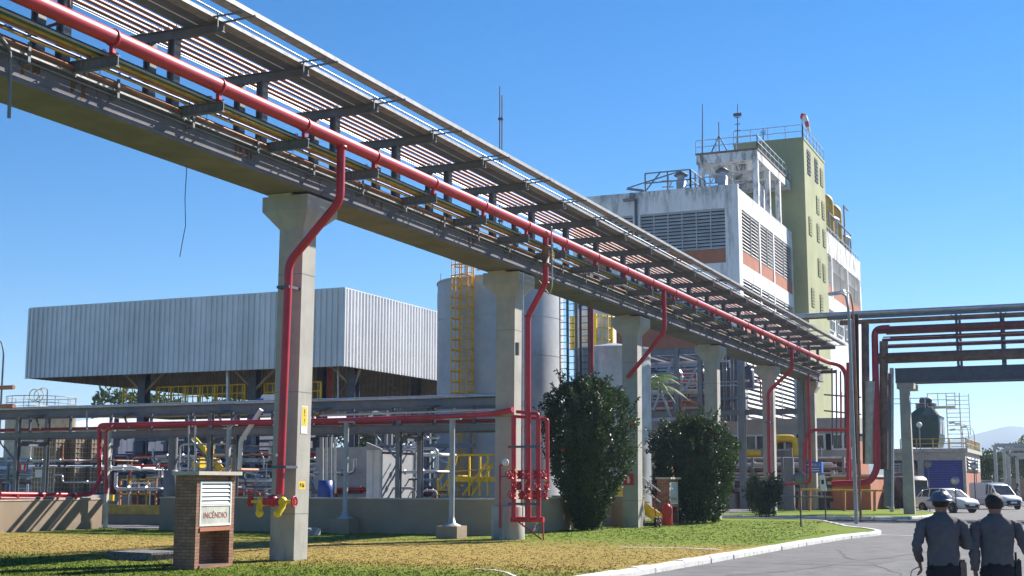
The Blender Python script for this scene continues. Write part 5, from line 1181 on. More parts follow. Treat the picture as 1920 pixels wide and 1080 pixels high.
# ================================================================ left yard: distant roof, tanks, wrapped tanks, cabinets, clutter
t = thing('warehouse', 'long distant warehouse with a grey ribbed roof at left', 'building', (-72,100,0))
WX0, WX1 = aY(60,775,95).x, aY(600,775,95).x; wz = 6.6
corr(B(),(WX0,95),(WX1,95),3.6,6.4,(0,-1),.6,.08).build('wall', M['clad'], t)
b = B(); n = 60
for i in range(n):
    x = WX0+(WX1-WX0)*i/n; w_ = (WX1-WX0)/n
    b.prism([(x,94.4,6.4),(x+w_*.5,94.4,6.4),(x+w_*.5,94.4,6.48),(x,94.4,6.48)],(0,13,2.0)); b.prism([(x+w_*.5,94.4,6.4),(x+w_,94.4,6.4),(x+w_,94.4,6.42),(x+w_*.5,94.4,6.42)],(0,13,2.0))
b.build('roof', M['clad'], t)
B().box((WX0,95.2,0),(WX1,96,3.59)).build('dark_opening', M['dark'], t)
tl = thing('far_tank', 'distant cream tank top with a ring railing at far left', 'tank', (-73,80,0))
tx = aY(78,760,82).x
B().lathe((tx,82,0),[(2.6,0),(2.6,7.2),(2.65,7.22),(2.65,7.35),(.02,7.7)],32).build('shell', M['wicker'], tl)
for z in (7.8,8.3): B().torus((tx,82,z),2.6,.035,'z',32,5).build('ring_rail', M['lsteel'], tl)
for i in range(14): a = 2*pi*i/14; B().bar((tx+2.6*cos(a),82+2.6*sin(a),7.3),(tx+2.6*cos(a),82+2.6*sin(a),8.3),.05).build('rail_post', M['lsteel'], tl)
B().torus((tx+1.6,79.9,8.3),.45,.04,'y').torus((tx+1.6,79.4,8.3),.45,.04,'y').build('ladder_hoops', M['wicker'], tl)
lamp('street_lamp', 'street lamp rising behind the far tank at left', aY(88,760,84).x, 84, aY(88,725,84).z-.3, (0,-1), .1, m='steel', r=.07)
lamp('street_lamp', 'tall lamp post at the left picture edge', aY(5,700,75).x, 75, aY(5,640,75).z, (-1,0), .9, m='steel', r=.09)
for i, (py, m) in enumerate(((726,'rust'),(761,'rust'))):
    p = aY(26,py,40); one(B().tube([(p.x-9,40,p.z),(p.x,40,p.z)],.085,12), 'pipe', M['copper'], ['upper pale red pipe end entering at the left edge','lower pale red pipe end entering at the left edge'][i], 'pipe')
# wrapped tote stacks
rnd = random.Random(4)
tot = None
for i, (px, j) in enumerate(((96,0),(133,0),(163,0),(96,1),(133,1),(163,1))):
    p = aY(px, 930, 48.5+.8*(i%3)); Yq = 48.5+.8*(i%3); z0 = .15+1.35*j+1.05; x = p.x
    lab = 'brown caged liquid tote, '+['front','middle','rear'][i%3]+(' of the lower row' if j == 0 else ' of the upper row')+' at left'
    if tot is None:
        tot = t = thing('caged_tote', lab, 'liquid tote', (x,Yq,z0), 'brown caged totes at left')
        B().box((x-.62,Yq-.55,z0+.14),(x+.62,Yq+.55,z0+1.2)).lathe((x,Yq,z0+1.2),[(.12,0),(.12,.05),(.02,.06)],12).build('container', M['wrap'], t)
        B().box((x-.64,Yq-.57,z0),(x+.64,Yq+.57,z0+.05)).box((x-.6,Yq-.5,z0+.05),(x-.4,Yq+.5,z0+.13)).box((x+.4,Yq-.5,z0+.05),(x+.6,Yq+.5,z0+.13)).build('pallet', M['dsteel'], t)
        b = B()
        for k in range(8): b.bar((x-.64+k*.183,Yq-.58,z0+.05),(x-.64+k*.183,Yq-.58,z0+1.22),.022)
        for k in range(6): b.bar((x+.65,Yq-.57+k*.228,z0+.05),(x+.65,Yq-.57+k*.228,z0+1.22),.022)
        for k in range(6): b.bar((x-.65,Yq-.58,z0+.1+k*.22),(x+.65,Yq-.58,z0+.1+k*.22),.022); b.bar((x+.65,Yq-.58,z0+.1+k*.22),(x+.65,Yq+.58,z0+.1+k*.22),.022)
        b.build('cage', M['galv'], t); B().box((x-.45,Yq-.605,z0+.75),(x-.05,Yq-.592,z0+1.1)).build('label_plate', M['signw'], t)
    else: dup(tot,(x,Yq,z0),lab)
one(B().box((-48.8,47.6,.03),(-41,51.5,1.18)), 'loading_platform', M['conc'], 'low platform under the brown totes at left', 'platform')
for i in range(13):
    z = 1.3+.17*i; Yq = 79+(i%3)*.7; x0 = -84+rnd.uniform(0,5); x1 = -49-rnd.uniform(0,9)
    one(B().tube([(x0,Yq,z),(x1,Yq,z),(x1,Yq+.02,z-.9)],(.10,.16,.07,.18)[i%4],8,fr=.2), 'pipe', M[('ins','galv','lsteel','redd','whitep')[i%5]], 'pale horizontal pipe in the long pipe bank across the yard', 'pipe', 'pipes in the long yard bank')
for i in range(13):
    x = -83+i*2.7; b = B().bar((x,78.7,.03),(x,78.7,3.6),.14).bar((x,81,.03),(x,81,3.6),.14)
    for z in (1.15,2.2,3.4): b.bar((x,78.6,z),(x,81.1,z),.1)
    one(b, 'pipe_support', M['steel'], 'grey support under the long pipe bank across the yard', 'pipe support', 'supports of the long yard pipe bank')
# grey cabinet and white container in the middle
t = thing('grey_cabinet', 'big plain grey cabinet between the pipe posts', 'cabinet', (-26.5,47,0)); a = aY(592,850,47); c = aY(688,838,47)
B().box((a.x,47,.9),(c.x,48.2,c.z)).build('body', M['lsteel'], t); B().box((a.x+.05,47.05,.03),(c.x-.05,48.1,.899)).build('base', M['dsteel'], t)
B().box((aY(637,0,47).x,46.985,1.1),(aY(637,0,47).x+.03,46.999,c.z-.1)).build('door_seam', M['dsteel'], t)
t = thing('white_container', 'small white ribbed metal container right of the grey cabinet', 'container', (-25,47,0)); a = aY(688,850,45.5); c = aY(711,838,45.5)
corr(B(),(a.x,45.5),(c.x+.1,45.5),.3,2.95,(0,-1),.22,.06).build('ribbed_end', M['whitep'], t)
B().prism([(a.x,45.45,2.951),(c.x+.12,45.45,2.951),(c.x+.12,45.45,3.0),(a.x,45.45,3.25)],(0,.1,0)).box((c.x+.1,45.5,.3),(c.x+.16,48.5,2.8)).box((a.x,45.6,2.9),(c.x+.1,48.5,2.94)).box((a.x,48.4,.3),(c.x+.1,48.5,2.89)).build('body', M['lsteel'], t)
for i, px in enumerate((603,612,620,628)):
    one(B().tube([aY(px,820,45.2),aY(px,925,45.2)],.05 if i else .08,8), 'riser_pipe', M['galv' if i%2 else 'lsteel'], 'silver vertical pipe before the grey cabinet', 'pipe', 'silver verticals before the grey cabinet')
for px, lab in ((610,'left blue drum at the foot of the cabinet'),(1000,'')):
    if lab: 
        p = aY(px,925,45.0); one(B().lathe((p.x,45.0,.9),[(.28,0),(.3,.05),(.29,.45),(.3,.5),(.28,.9),(.02,.91)],16), 'drum', M['blue'], lab, 'drum')
# big grey duct pipe
p = aY(324,860,46.5)
one(B().tube([(p.x,46.5,.1),(p.x,46.5,4.0),(p.x+2.6,46.5,4.0)],.19,14,fr=.4).lathe((p.x,46.5,1.2),[(.36,0),(.36,.9),(.2,1.05)],14), 'duct', M['steel'], 'thick grey vertical duct with a wide collar left of the kiosk', 'duct')
# long yellow pipes far back, red-brown bund walls
for i, (py, Y, r) in enumerate(((862,80,.16),(860,84,.12))):
    a = aY(0,py,Y); c = aY(500,py-1,Y); one(B().tube([a,c],r,8), 'pipe', M['ochre'], ['nearer long yellow pipe across the yard at left','farther long yellow pipe across the yard at left'][i], 'pipe')
t = thing('bund_wall', 'long brick red bund wall across the back of the yard', 'wall', (-50,88,0)); B().box((-100,88,0),(-26,88.4,2.6)).build('wall_body', M['orange'], t); B().box((-100,87.9,2.6),(-26,88.5,2.8)).build('coping', M['pad'], t)
# rows of small pipes with saddles and pumps
rnd = random.Random(33)
for i in range(46):
    m = ['galv','ins','steel','lsteel','redd','dsteel','galv','rust'][i % 8]; Y = rnd.uniform(52,86); z = rnd.uniform(.6,3.6); x0 = -0.9*Y+rnd.uniform(-4,12); x1 = x0+rnd.uniform(6,22); x1 = min(x1,-.45*Y-2.5)
    if x1 < x0+2: continue
    pts = [(x0,Y,z),(x1,Y,z)]
    if rnd.random() < .6: pts += [(x1,Y,z+rnd.choice((-1,1))*rnd.uniform(.4,1.1))]
    if rnd.random() < .5: pts = [(x0,Y,.1)]+pts
    one(B().tube(pts,rnd.choice((.05,.07,.09,.12)),8,fr=.25), 'pipe', M[m], 'pipe in the crowded process yard behind the low rack', 'pipe', 'pipes in the process yard')
for i in range(22):
    Y = rnd.uniform(50,78); x = -.68*Y-rnd.uniform(-10,10); x = min(x, -.47*Y-2)
    t = thing('pump', 'small motor pump in the process yard behind the wall', 'pump', (x,Y,0), 'pumps in the process yard')
    z = rnd.uniform(.7,1.4)
    B().lathe((x,Y,z),[(0.02,-.35),(0.22,-.32),(0.24,.25),(0.15,.35),(0.1,.6)],12,'x').build('motor', M[('blue','steel','dsteel','lsteel','redd')[i%5]], t)
    B().box((x-.4,Y-.3,0),(x+.7,Y+.3,z-.25)).build('plinth', M['conc'], t)
    B().tube([(x+.5,Y,z),(x+.5,Y,z+rnd.uniform(.8,2.0)),(x+1.3,Y,z+1.2)],.07,8,fr=.2).build('outlet_pipe', M['ins'], t)
for i in range(16):
    Y = 56+rnd.random()*24; x = -.66*Y-rnd.uniform(-11,11); x = min(x, -.47*Y-2)
    b = B().bar((x,Y,0),(x,Y,4.6),.18); b.bar((x+2.2,Y,0),(x+2.2,Y,4.6),.18); b.bar((x-.3,Y,3.4),(x+2.5,Y,3.4),.16,.2); b.bar((x-.3,Y,4.5),(x+2.5,Y,4.5),.16,.2); b.bar((x,Y,2.4),(x+1,Y,3.3),.08)
    one(b, 'pipe_support', M['steel' if i%3 else 'dsteel'], 'steel goal-post pipe support in the process yard', 'pipe support', 'pipe supports in the process yard')
rnd = random.Random(71)
for i in range(150):
    m = ['galv','ins','lsteel','whitep','galv','redd','steel','ins','dsteel','rust'][i % 10]
    Y = rnd.uniform(46.5,60) if i < 90 else rnd.uniform(46.3,48.4); px = rnd.uniform(-20,500) if i % 3 else rnd.uniform(560,830); L = rnd.uniform(1.5,6) if i < 90 else rnd.uniform(.8,3); z = rnd.uniform(.5,3.3)
    x0 = aY(px,900,Y).x; x1 = min(x0+L, -.47*Y-1.2)
    if x1 < x0+.6: continue
    if -48.9 < x1 and x0 < -40.8 and 47 < Y < 52: continue
    k = i % 4; dz = rnd.choice((-1,1))*rnd.uniform(.3,1.0)
    pts = {0:[(x0,Y,z),(x1,Y,z),(x1,Y+.01,z+dz)],1:[(x0,Y,.05),(x0,Y,z),(x1,Y,z),(x1,Y,.05)],2:[(x0,Y,z),(x0+.5,Y,z),(x0+.5,Y,z+dz),(x1,Y,z+dz)],3:[(x0,Y,z+.7),(x0,Y,z),(x1,Y,z),(x1,Y+1.5,z)]}[k]
    t_ = thing('pipe', 'thin pipe run in the crowded plant just behind the low wall', 'pipe', (x0,Y,z), 'thin pipe runs behind the low wall')
    rr_ = rnd.choice((.03,.04,.055,.08)); B().tube(pts,rr_,8,fr=.2).build('pipe_body', M[m], t_)
    for q in (.3,.7): flange(B(), (x0+(x1-x0)*q,Y,z if k != 2 else z+dz), rr_*1.9, 'x', .02, 10).build('flange', M[m], t_) if k != 2 or q > .5 else None
for i in range(14):
    Y = rnd.uniform(47,56); px = rnd.uniform(190,500) if i % 2 else rnd.uniform(730,830); x = aY(px,900,Y).x
    if -48.9 < x < -40.8 and 47 < Y < 52: continue
    t_ = thing('valve_stand', 'small valve with handwheel on a stand behind the low wall', 'valve', (x,Y,0), 'small valves behind the low wall')
    z = rnd.uniform(.7,1.6); B().tube([(x,Y,.03),(x,Y,z)],.04,8).lathe((x,Y,z),[(.10,-.1),(.10,-.07),(.06,-.05),(.09,0),(.06,.05),(.1,.07),(.1,.1)],12,'x').build('body', M[('dsteel','blue','redd','steel')[i%4]], t_)
    wheel(B().tube([(x,Y,z),(x,Y,z+.25)],.015,6),(x,Y,z+.25),.1,'z',.012).build('handwheel', M[('redd','yellow','dsteel')[i%3]], t_)
# yellow valves and stair in the yard
t = thing('yellow_stair', 'yellow steel stair with rails deep in the yard above the kiosk', 'stairs', aY(400,880,52))
for dy in (0,1): B().bar(aY(360,820,52+dy),aY(415,880,52+dy),.05,.3).build('stringer', M['yellow'], t)
B().box((aY(380,0,52).x,52,1.9),(aY(440,0,52).x,53,2.1)).build('landing', M['yellow'], t)
b = B()
for px in (385,400,425,440): b.bar(aY(px,875,51.9),aY(px,832,51.9),.05)
b.bar(aY(385,832,51.9),aY(442,830,51.9),.05); b.bar(aY(385,852,51.9),aY(442,851,51.9),.05); b.build('guard_rail', M['yellow'], t)
for px, py in ((372,868),(437,868)): 
    p = aY(px,py,49.5); one(B().box((p.x-.22,49.3,p.z-.2),(p.x+.22,49.7,p.z+.25)), 'yellow_box', M['yellow'], {372:'left bright yellow box behind the kiosk roof',437:'right bright yellow box behind the kiosk roof'}[px], 'box')
t = thing('yellow_skid', 'yellow framed pump skid behind the gap in the wall', 'pump skid', (-38,48,0))
q0, q1 = aY(225,940,47.5), aY(292,940,47.5)
for z in (.5,1.25,1.85): B().bar((q0.x,47.5,z),(q1.x,47.5,z),.07).build('rail', M['ochre'], t)
for k in range(5): x = q0.x+(q1.x-q0.x)*k/4; B().bar((x,47.5,.03),(x,47.5,1.9),.07).build('post', M['ochre' if k%2 else 'rust'], t)
B().lathe((q0.x+1.2,48,1.0),[(0.02,-.7),(.4,-.65),(.42,.4),(.25,.5),(.2,.9)],14,'x').build('motor', M['dsteel'], t)
one(B().box((q0.x-.35,46.9,.95),(q0.x+.1,47.0,1.2)), 'yellow_plate', M['yellow'], 'small bright yellow plate in the gap of the wall', 'plate')
for px in (353,):
    pass
# small hand sign on the low rack post
sg = thing('small_red_sign', 'small red and white square sign on a low rack post at far left', 'sign', aY(42,876,42.3)); p = aY(42,876,42.3)
B().box((p.x-.16,42.3,p.z-.16),(p.x+.16,42.32,p.z+.16)).build('sign_board', M['signr'], sg); B().box((p.x-.05,42.29,p.z-.10),(p.x+.07,42.298,p.z+.1)).build('hand_symbol', M['signw'], sg)
# dense pipework below the right of the shed
for i in range(5):
    x = -50+i*3.2; one(B().bar((x,87,0),(x,87,9.6),.22).bar((x,92,0),(x,92,9.6),.22).bar((x,86.5,7),(x,93,7),.2).bar((x,86.5,8.3),(x,93,8.3),.2), 'pipe_support', M['steel'], 'tall support of the high pipes between the shed and the grey tank', 'pipe support', 'supports of the high pipes')
for i in range(8):
    Y = 86.5+i*.8; z = 7.0+.34*i; one(B().tube([(-.60*Y+1,Y,z),(-.42*Y,Y,z)],.09+.03*(i%3),8), 'pipe', M[['galv','blue','steel','ins'][i%4]], 'high horizontal pipe between the shed and the grey tank', 'pipe', 'high pipes between shed and tank')
# haze
hz = B().box((-3800,-200,-3.5),(3800,4700,185)); hm = bpy.data.materials.new('haze_air'); hm.use_nodes = True
N = hm.node_tree.nodes; N.clear(); vo = N.new('ShaderNodeVolumePrincipled'); vo.inputs['Color'].default_value = (0.62,0.78,1.0,1); vo.inputs['Density'].default_value = 0.00023; vo.inputs['Anisotropy'].default_value = 0.2
mo = N.new('ShaderNodeOutputMaterial'); hm.node_tree.links.new(vo.outputs[0], mo.inputs['Volume'])
struct(hz, 'haze', hm, 'stuff')
# ================================================================ vegetation
def leaves(b, n, sampler, size, asp, rnd, up=0.3):
    V_, F_ = [], []
    for i in range(n):
        p, nrm = sampler()
        d = Vector((rnd.gauss(0,1), rnd.gauss(0,1), rnd.gauss(0,1)+up*2)).normalized()
        d = (d+nrm*0.9).normalized(); s = d.cross(Vector((rnd.gauss(0,1), rnd.gauss(0,1), rnd.gauss(0,1)))).normalized()
        L = size*rnd.uniform(.6,1.3); w_ = L*asp*rnd.uniform(.8,1.2); k = len(V_)
        c = d.cross(s)*L*.15
        V_ += [p, p+d*L*.5+s*w_*.5+c, p+d*L, p+d*L*.5-s*w_*.5+c]; F_.append((k,k+1,k+2,k+3))
    b.add(V_, F_); return b
def blob(c, R, n0, rnd):
    """clumpy crown: list of sub spheres"""
    out = []
    for i in range(n0):
        a, e = rnd.uniform(0,2*pi), math.asin(rnd.uniform(-.75,1)); q = rnd.uniform(.45,.85)
        out.append((Vector(c)+Vector((R[0]*q*cos(a)*cos(e), R[1]*q*sin(a)*cos(e), R[2]*q*sin(e))), rnd.uniform(.28,.45)*min(R)))
    return out
def hedge(name, label, c, prof, W, H, n, size, seed, flowers=12, lean=0):
    rnd = random.Random(seed); t = thing(name, label, 'shrub', c)
    def rad(z, a):
        q = z/H
        for (z0, r0), (z1, r1) in zip(prof, prof[1:]):
            if z0 <= q <= z1: r = r0+(r1-r0)*(q-z0)/(z1-z0); break
        else: r = 0.02
        return r*W*(1+.40*noise.noise((cos(a)*1.6+seed, sin(a)*1.6, z*.8))+.26*noise.noise((cos(a)*5+seed, sin(a)*5, z*2.4)))
    fl = []
    def samp():
        while 1:
            z = H*rnd.random()**.85; a = rnd.uniform(0,2*pi); R_ = rad(z, a)
            q = 1-abs(rnd.gauss(0,.13)) if rnd.random() < .8 else rnd.uniform(.3,1)
            if noise.noise((cos(a)*R_*2.3+seed, sin(a)*R_*2.3, z*2.0)) < -.27 and q > .66: continue
            p = Vector((c[0]+R_*q*cos(a)+lean*z, c[1]+R_*q*sin(a), z+rnd.gauss(0,.05)+.02))
            if q > .93 and len(fl) < 500: fl.append(p)
            return p, Vector((cos(a), sin(a), .35))
    leaves(B(), n, samp, size, .42, rnd).build('foliage', M['leaf'], t)
    # long sprigs poking out on top and sides
    b = B(); st = B()
    for i in range(110):
        a = rnd.uniform(0,2*pi); z = H*rnd.uniform(.35,.98); R_ = rad(z, a)*.85
        p = Vector((c[0]+R_*cos(a), c[1]+R_*sin(a), z)); d = Vector((cos(a)*.5, sin(a)*.5, 1.0)).normalized(); L = rnd.uniform(.3,.95)
        st.bar(p, p+d*L, .012)
        def sp(): 
            k = rnd.random(); return p+d*L*k, Vector((rnd.gauss(0,1), rnd.gauss(0,1), .2)).normalized()
        leaves(b, 26, sp, size*.95, .42, rnd)
    b.build('foliage_sprigs', M['leaf'], t); 
    for i in range(9):
        a = 2*pi*i/9+rnd.random()*.5; r0 = prof[0][1]*W*.5
        st.tube([V(c[0]+r0*cos(a), c[1]+r0*sin(a), -.05), V(c[0]+r0*1.5*cos(a), c[1]+r0*1.5*sin(a), H*.3), V(c[0]+W*.6*cos(a), c[1]+W*.6*sin(a), H*.7)], .035, 6, r2=.012)
    st.build('branches', M['bark'], t)
    # inner mass of twigs keeps the far side from shining through
    core = B(); pr = [(max(.02, r*W*.5), z*H) for z, r in prof]; core.lathe((c[0]+lean*H*.4, c[1], .1), pr, 14)
    core.build('inner_twigs', M['bark'] if False else M['leaf'], t)
    b = B()
    for i in range(flowers):
        p = rnd.choice(fl)
        if p.z < H*.5: continue
        for k in range(5):
            a = 2*pi*k/5; b.add([p, p+V(.07*cos(a), .03, .07*sin(a)), p+V(.08*cos(a+.9), -.03, .08*sin(a+.9))], [(0,1,2)])
    if flowers: b.build('flowers', M['flower'], t)
    return t
hedge('tall_shrub', 'tall dark vase-shaped hibiscus bush right of the red manifold', (-17.15,47.0,0), [(0,.28),(.1,.42),(.3,.70),(.5,.92),(.72,1.0),(.87,.82),(.95,.5),(1,.12)], 1.62, 5.45, 19000, .15, 3, 22)
hedge('round_shrub', 'rounded dark hibiscus bush behind the red wheeled extinguisher', (-15.95,57.4,0), [(0,.42),(.12,.66),(.35,.95),(.6,1.0),(.8,.85),(.93,.52),(1,.1)], 1.86, 4.45, 16000, .17, 8, 16)
hedge('small_shrub', 'small loose shrub at the foot of the fifth column', (-15.9,70.5,0), [(0,.5),(.4,1),(.8,.7),(1,.2)], .95, 1.7, 1500, .17, 12, 3)
def palm(c, h, n, L, label):
    t = thing('palm_tree', label, 'palm', (c[0],c[1],0)); rnd = random.Random(6)
    B().tube([V(c[0],c[1],-.1), V(c[0]+.1,c[1],h*.5), V(c[0],c[1],h)], .16, 10, r2=.11).build('trunk', M['bark'], t)
    for i in range(n):
        a = 2*pi*i/n+rnd.uniform(-.2,.2); e = rnd.uniform(.15,1.25); b = B(); pts = []
        for k in range(9):
            s = k/8; pts.append(V(c[0]+cos(a)*L*s*cos(e*.7), c[1]+sin(a)*L*s*cos(e*.7), h+L*(s*sin(e)-.75*s*s)))
        b.tube(pts, .025, 5, r2=.008)
        for k in range(1, 34):
            s = k/34; j = min(7, int(s*8)); p = pts[j].lerp(pts[j+1], s*8-j); d = (pts[j+1]-pts[j]).normalized(); sd_ = d.cross(V(0,0,1)).normalized()
            for q in (-1,1):
                ll = .62*sin(pi*min(1,s*.9+.12)); tip = p+sd_*q*ll*.8+d*ll*.5-V(0,0,ll*.45); b.add([p-d*.022, p+d*.022, tip], [(0,1,2)])
        b.build('frond', M['palm'], t)
    return t
palm((-22.2,70.0), 6.9, 15, 2.7, 'bright green palm crown behind the third column')
def tree(name, label, c, h, R, n, size, seed, m='leaf2', grp=None, tr=.18):
    rnd = random.Random(seed); t = thing(name, label, 'tree', c, grp)
    b = B().tube([V(c[0],c[1],c[2]-.2), V(c[0]+rnd.uniform(-.2,.2),c[1],c[2]+h*.35), V(c[0],c[1],c[2]+h*.75)], tr, 9, r2=tr*.3)
    bl = blob((c[0],c[1],c[2]+h-R[2]*.95), R, 16, rnd)
    for q, r_ in bl[:9]: b.tube([V(c[0],c[1],c[2]+h*rnd.uniform(.25,.5)), q], tr*.35, 6, r2=.03)
    b.build('trunk', M['bark'], t)
    def samp():
        q, r_ = rnd.choice(bl); d = Vector((rnd.gauss(0,1), rnd.gauss(0,1), rnd.gauss(0,1))).normalized()
        return q+d*r_*rnd.uniform(.6,1.05), d
    leaves(B(), n, samp, size, .5, rnd).build('crown', M[m], t)
    return t
def tx(px, Y): return aY(px, 900, Y).x
tree('broad_tree', 'round dark tree just right of the garage', (tx(1850,150),150,0), 5.0, (2.6,2.6,2.1), 3000, .35, 1, grp=None)
tree('tall_tree', 'tall loose tree behind the pale gantry at far right', (tx(1899,165),165,0), 6.7, (2.4,2.4,2.9), 2800, .32, 2)
tree('tall_tree', 'tree partly cut by the right picture edge', (tx(1924,158),158,0), 6.4, (2.4,2.4,2.8), 2800, .32, 5)
tree('low_tree', 'low bushy tree behind the far wall', (tx(1872,180),180,0), 3.6, (3.2,3.2,1.7), 1800, .35, 9)
for i, (px, Y, h) in enumerate(((232,112,11.2),(262,118,10.8),(300,125,11.2),(352,120,10.6),(410,128,11.0),(470,122,10.7),(540,130,11.2),(610,124,10.8),(690,128,11.1),(740,121,10.6),(800,132,11.5),(860,125,11.2))):
    tree('distant_tree', 'distant tree seen under the raised shed beyond the yard', (tx(px,Y),Y,0), h, (4.2,4,3.6), 1500, .6, 20+i, grp='distant trees beyond the yard', tr=.2)
# unseen trees added past the right edge to throw shade across the road
tree('unseen_shade_tree', 'unseen tree added outside the right picture edge to shade the road', (5.0,61.0,-.12), 9.5, (3.8,3.4,3.0), 3500, .4, 77)
tree('unseen_shade_tree', 'second unseen tree added outside the right picture edge for shade', (11.0,71.0,-.12), 10.5, (4,4,3.4), 3500, .45, 78)
# ================================================================ vehicles
def loft(b, secs, close=True):
    m = len(secs[0]); vs = [p for s_ in secs for p in s_]; n = len(secs)
    fs = [(i*m+j, i*m+(j+1) % m, (i+1)*m+(j+1) % m, (i+1)*m+j) for i in range(n-1) for j in range(m)]
    if close: fs += [tuple(reversed(range(m))), tuple((n-1)*m+j for j in range(m))]
    return b.add(vs, fs, True)
def place(t, x, y, rz, z=-.12): t.location = (x, y, z); t.rotation_euler.z = rz
def car(label, name, prof, cab, L, W, wheels, paint, x, y, rz, cargo=None, front_black=False):
    """prof: (x, sill z, belt z, halfwidth) stations; cab: (x, roof z) glass-house stations; x from rear 0 to front L"""
    t = thing(name, label, 'car' if name != 'delivery_van' else 'van', (0,0,0))
    secs = []
    for (px, z0, z1, hw) in prof:
        secs.append([V(px,-hw*.92,z0), V(px,-hw,z0+.16), V(px,-hw,z1-.16), V(px,-hw*.93,z1-.02), V(px,-hw*.5,z1+.025), V(px,hw*.5,z1+.025), V(px,hw*.93,z1-.02), V(px,hw,z1-.16), V(px,hw,z0+.16), V(px,hw*.92,z0)])
    loft(B(), secs).build('body', M[paint], t)
    g = []
    for (px, zb_, zr, hb, hr) in cab:
        g.append([V(px,-hb,zb_), V(px,-hr,zr), V(px,hr,zr), V(px,hb,zb_)])
    gb = B(); loft(gb, g); gb.s = [False]*len(gb.s); gb.build('windows', M['glass'], t)
    # roof skin and pillars
    top = [c_ for c_ in cab if c_[2] > cab[0][2]-10]; rr = B()
    hi = max(c_[2] for c_ in cab); rs = [c_ for c_ in cab if c_[2] > hi-.14]
    loft(rr, [[V(c_[0],-c_[4]-.01,c_[2]-.02), V(c_[0],-c_[4]*.9,c_[2]+.03), V(c_[0],c_[4]*.9,c_[2]+.03), V(c_[0],c_[4]+.01,c_[2]-.02)] for c_ in rs]); rr.build('roof', M[paint], t)
    for sgn in (-1,1):
        b = B()
        for i, c_ in enumerate(cab):
            if i in (0, len(cab)-1): continue
            b.bar(V(c_[0],sgn*(c_[3]+.005),c_[1]), V(c_[0],sgn*(c_[4]+.005),c_[2]), .07, .04)
        for q in ((cab[-1],rs[-1]),(cab[0],rs[0])): b.bar(V(q[0][0],sgn*q[0][3],q[0][1]), V(q[1][0],sgn*(q[1][4]+.005),q[1][2]), .08, .05)
        b.build('pillar_set', M[paint], t)
    for wx in wheels:
        for sgn in (-1,1):
            R_ = .31; wc = (wx, sgn*(W/2-.09), R_)
            wh = B().lathe(wc, [(R_*.62,-.10),(R_*.95,-.10),(R_,-.06),(R_,.06),(R_*.95,.10),(R_*.62,.10)], 22, 'y').build('wheel', M['black'], t)
            rb = B().lathe(wc, [(R_*.60,.07*sgn),(R_*.62,.085*sgn),(R_*.52,.09*sgn),(R_*.2,.06*sgn),(.02,.07*sgn)], 20, 'y')
            for k in range(5): a = 2*pi*k/5; rb.bar((wx, wc[1]+sgn*.08, R_), (wx+R_*.58*cos(a), wc[1]+sgn*.085, R_+R_*.58*sin(a)), .05, .02)
            rb.build('rim', M['chrome'], wh)
            B().lathe((wx, sgn*(W/2-.02), R_), [(R_*1.13,-.012),(R_*1.13,.012),(.02,.0125)], 22, 'y').build('wheel_arch', M['black'], t) if False else None
            B().lathe((wx, sgn*(W/2-.055), R_), [(R_*1.16,-.04),(R_*1.16,.056),(R_*.9,.057)], 22, 'y').build('wheel_arch', M['black'], t)
            wh.location.y += sgn*.045
    zf = prof[-2][2]
    for sgn in (-1,1):
        B().sph((L-.24, sgn*(W/2-.22), zf-.12), .12, 10, (1.6,1.2,.75)).build('headlight', M['lampg'], t)
        B().box((-.01, sgn*(W/2-.25)-.1, prof[1][2]-.32), (.08, sgn*(W/2-.25)+.1, prof[1][2]-.08)).build('tail_light', M['signr'], t)
        B().box((cab[-1][0]-.45, sgn*(W/2+.03)-.08, cab[-1][1]+.02), (cab[-1][0]-.35, sgn*(W/2+.03)+.1, cab[-1][1]+.15)).build('mirror', M[paint], t)
        B().box((L*.25, sgn*(W/2+.002)-.004, .62),(L*.72, sgn*(W/2+.002)+.004, .635)).build('door_trim', M['dsteel'], t)
    B().box((L-.10,-W*.3,.30),(L+.005,W*.3,.50 if not front_black else .62)).build('grille', M['black'], t)
    B().box((L-.02,-.25,.42),(L+.012,.25,.54)).build('number_plate', M['signw'], t)
    if cargo: 
        b = B(); x0, x1, z1, hw = cargo
        loft(b, [[V(xx,-hw,.55), V(xx,-hw,z1-.12), V(xx,-hw*.86,z1), V(xx,hw*.86,z1), V(xx,hw,z1-.12), V(xx,hw,.55)] for xx in (x0, x1-.1, x1)]); b.s = [False]*len(b.s); b.build('cargo_box', M[paint], t)
    place(t, x, y, rz); return t
hat = [(0,.45,.78,.72),(.06,.30,.95,.82),(.5,.22,.98,.87),(1.6,.20,.97,.88),(2.7,.20,.95,.88),(3.3,.22,.90,.86),(3.75,.27,.78,.80),(3.93,.33,.66,.68),(3.98,.40,.55,.55)]
hcab = [(.12,.93,.98,.70,.66),(.55,.96,1.36,.76,.62),(1.2,.96,1.46,.79,.63),(2.0,.95,1.47,.79,.63),(2.45,.94,1.38,.78,.62),(3.05,.92,.95,.74,.70)]
p = aG(1722,952,-.12)
car('white hatchback parked before the blue roller door', 'parked_car', hat, hcab, 3.98, 1.76, (.72,3.18), 'carw', aY(1733,952,91).x, 91.0, radians(-38))
van = [(0,.45,.98,.80),(.06,.30,1.05,.84),(1.6,.24,1.05,.86),(2.8,.22,1.02,.86),(3.4,.24,.95,.84),(3.85,.30,.82,.78),(3.98,.36,.66,.66),(4.02,.42,.58,.55)]
vcab = [(1.75,1.0,1.72,.80,.70),(2.2,1.0,1.74,.80,.68),(2.55,1.0,1.62,.79,.66),(3.2,.96,1.0,.74,.70)]
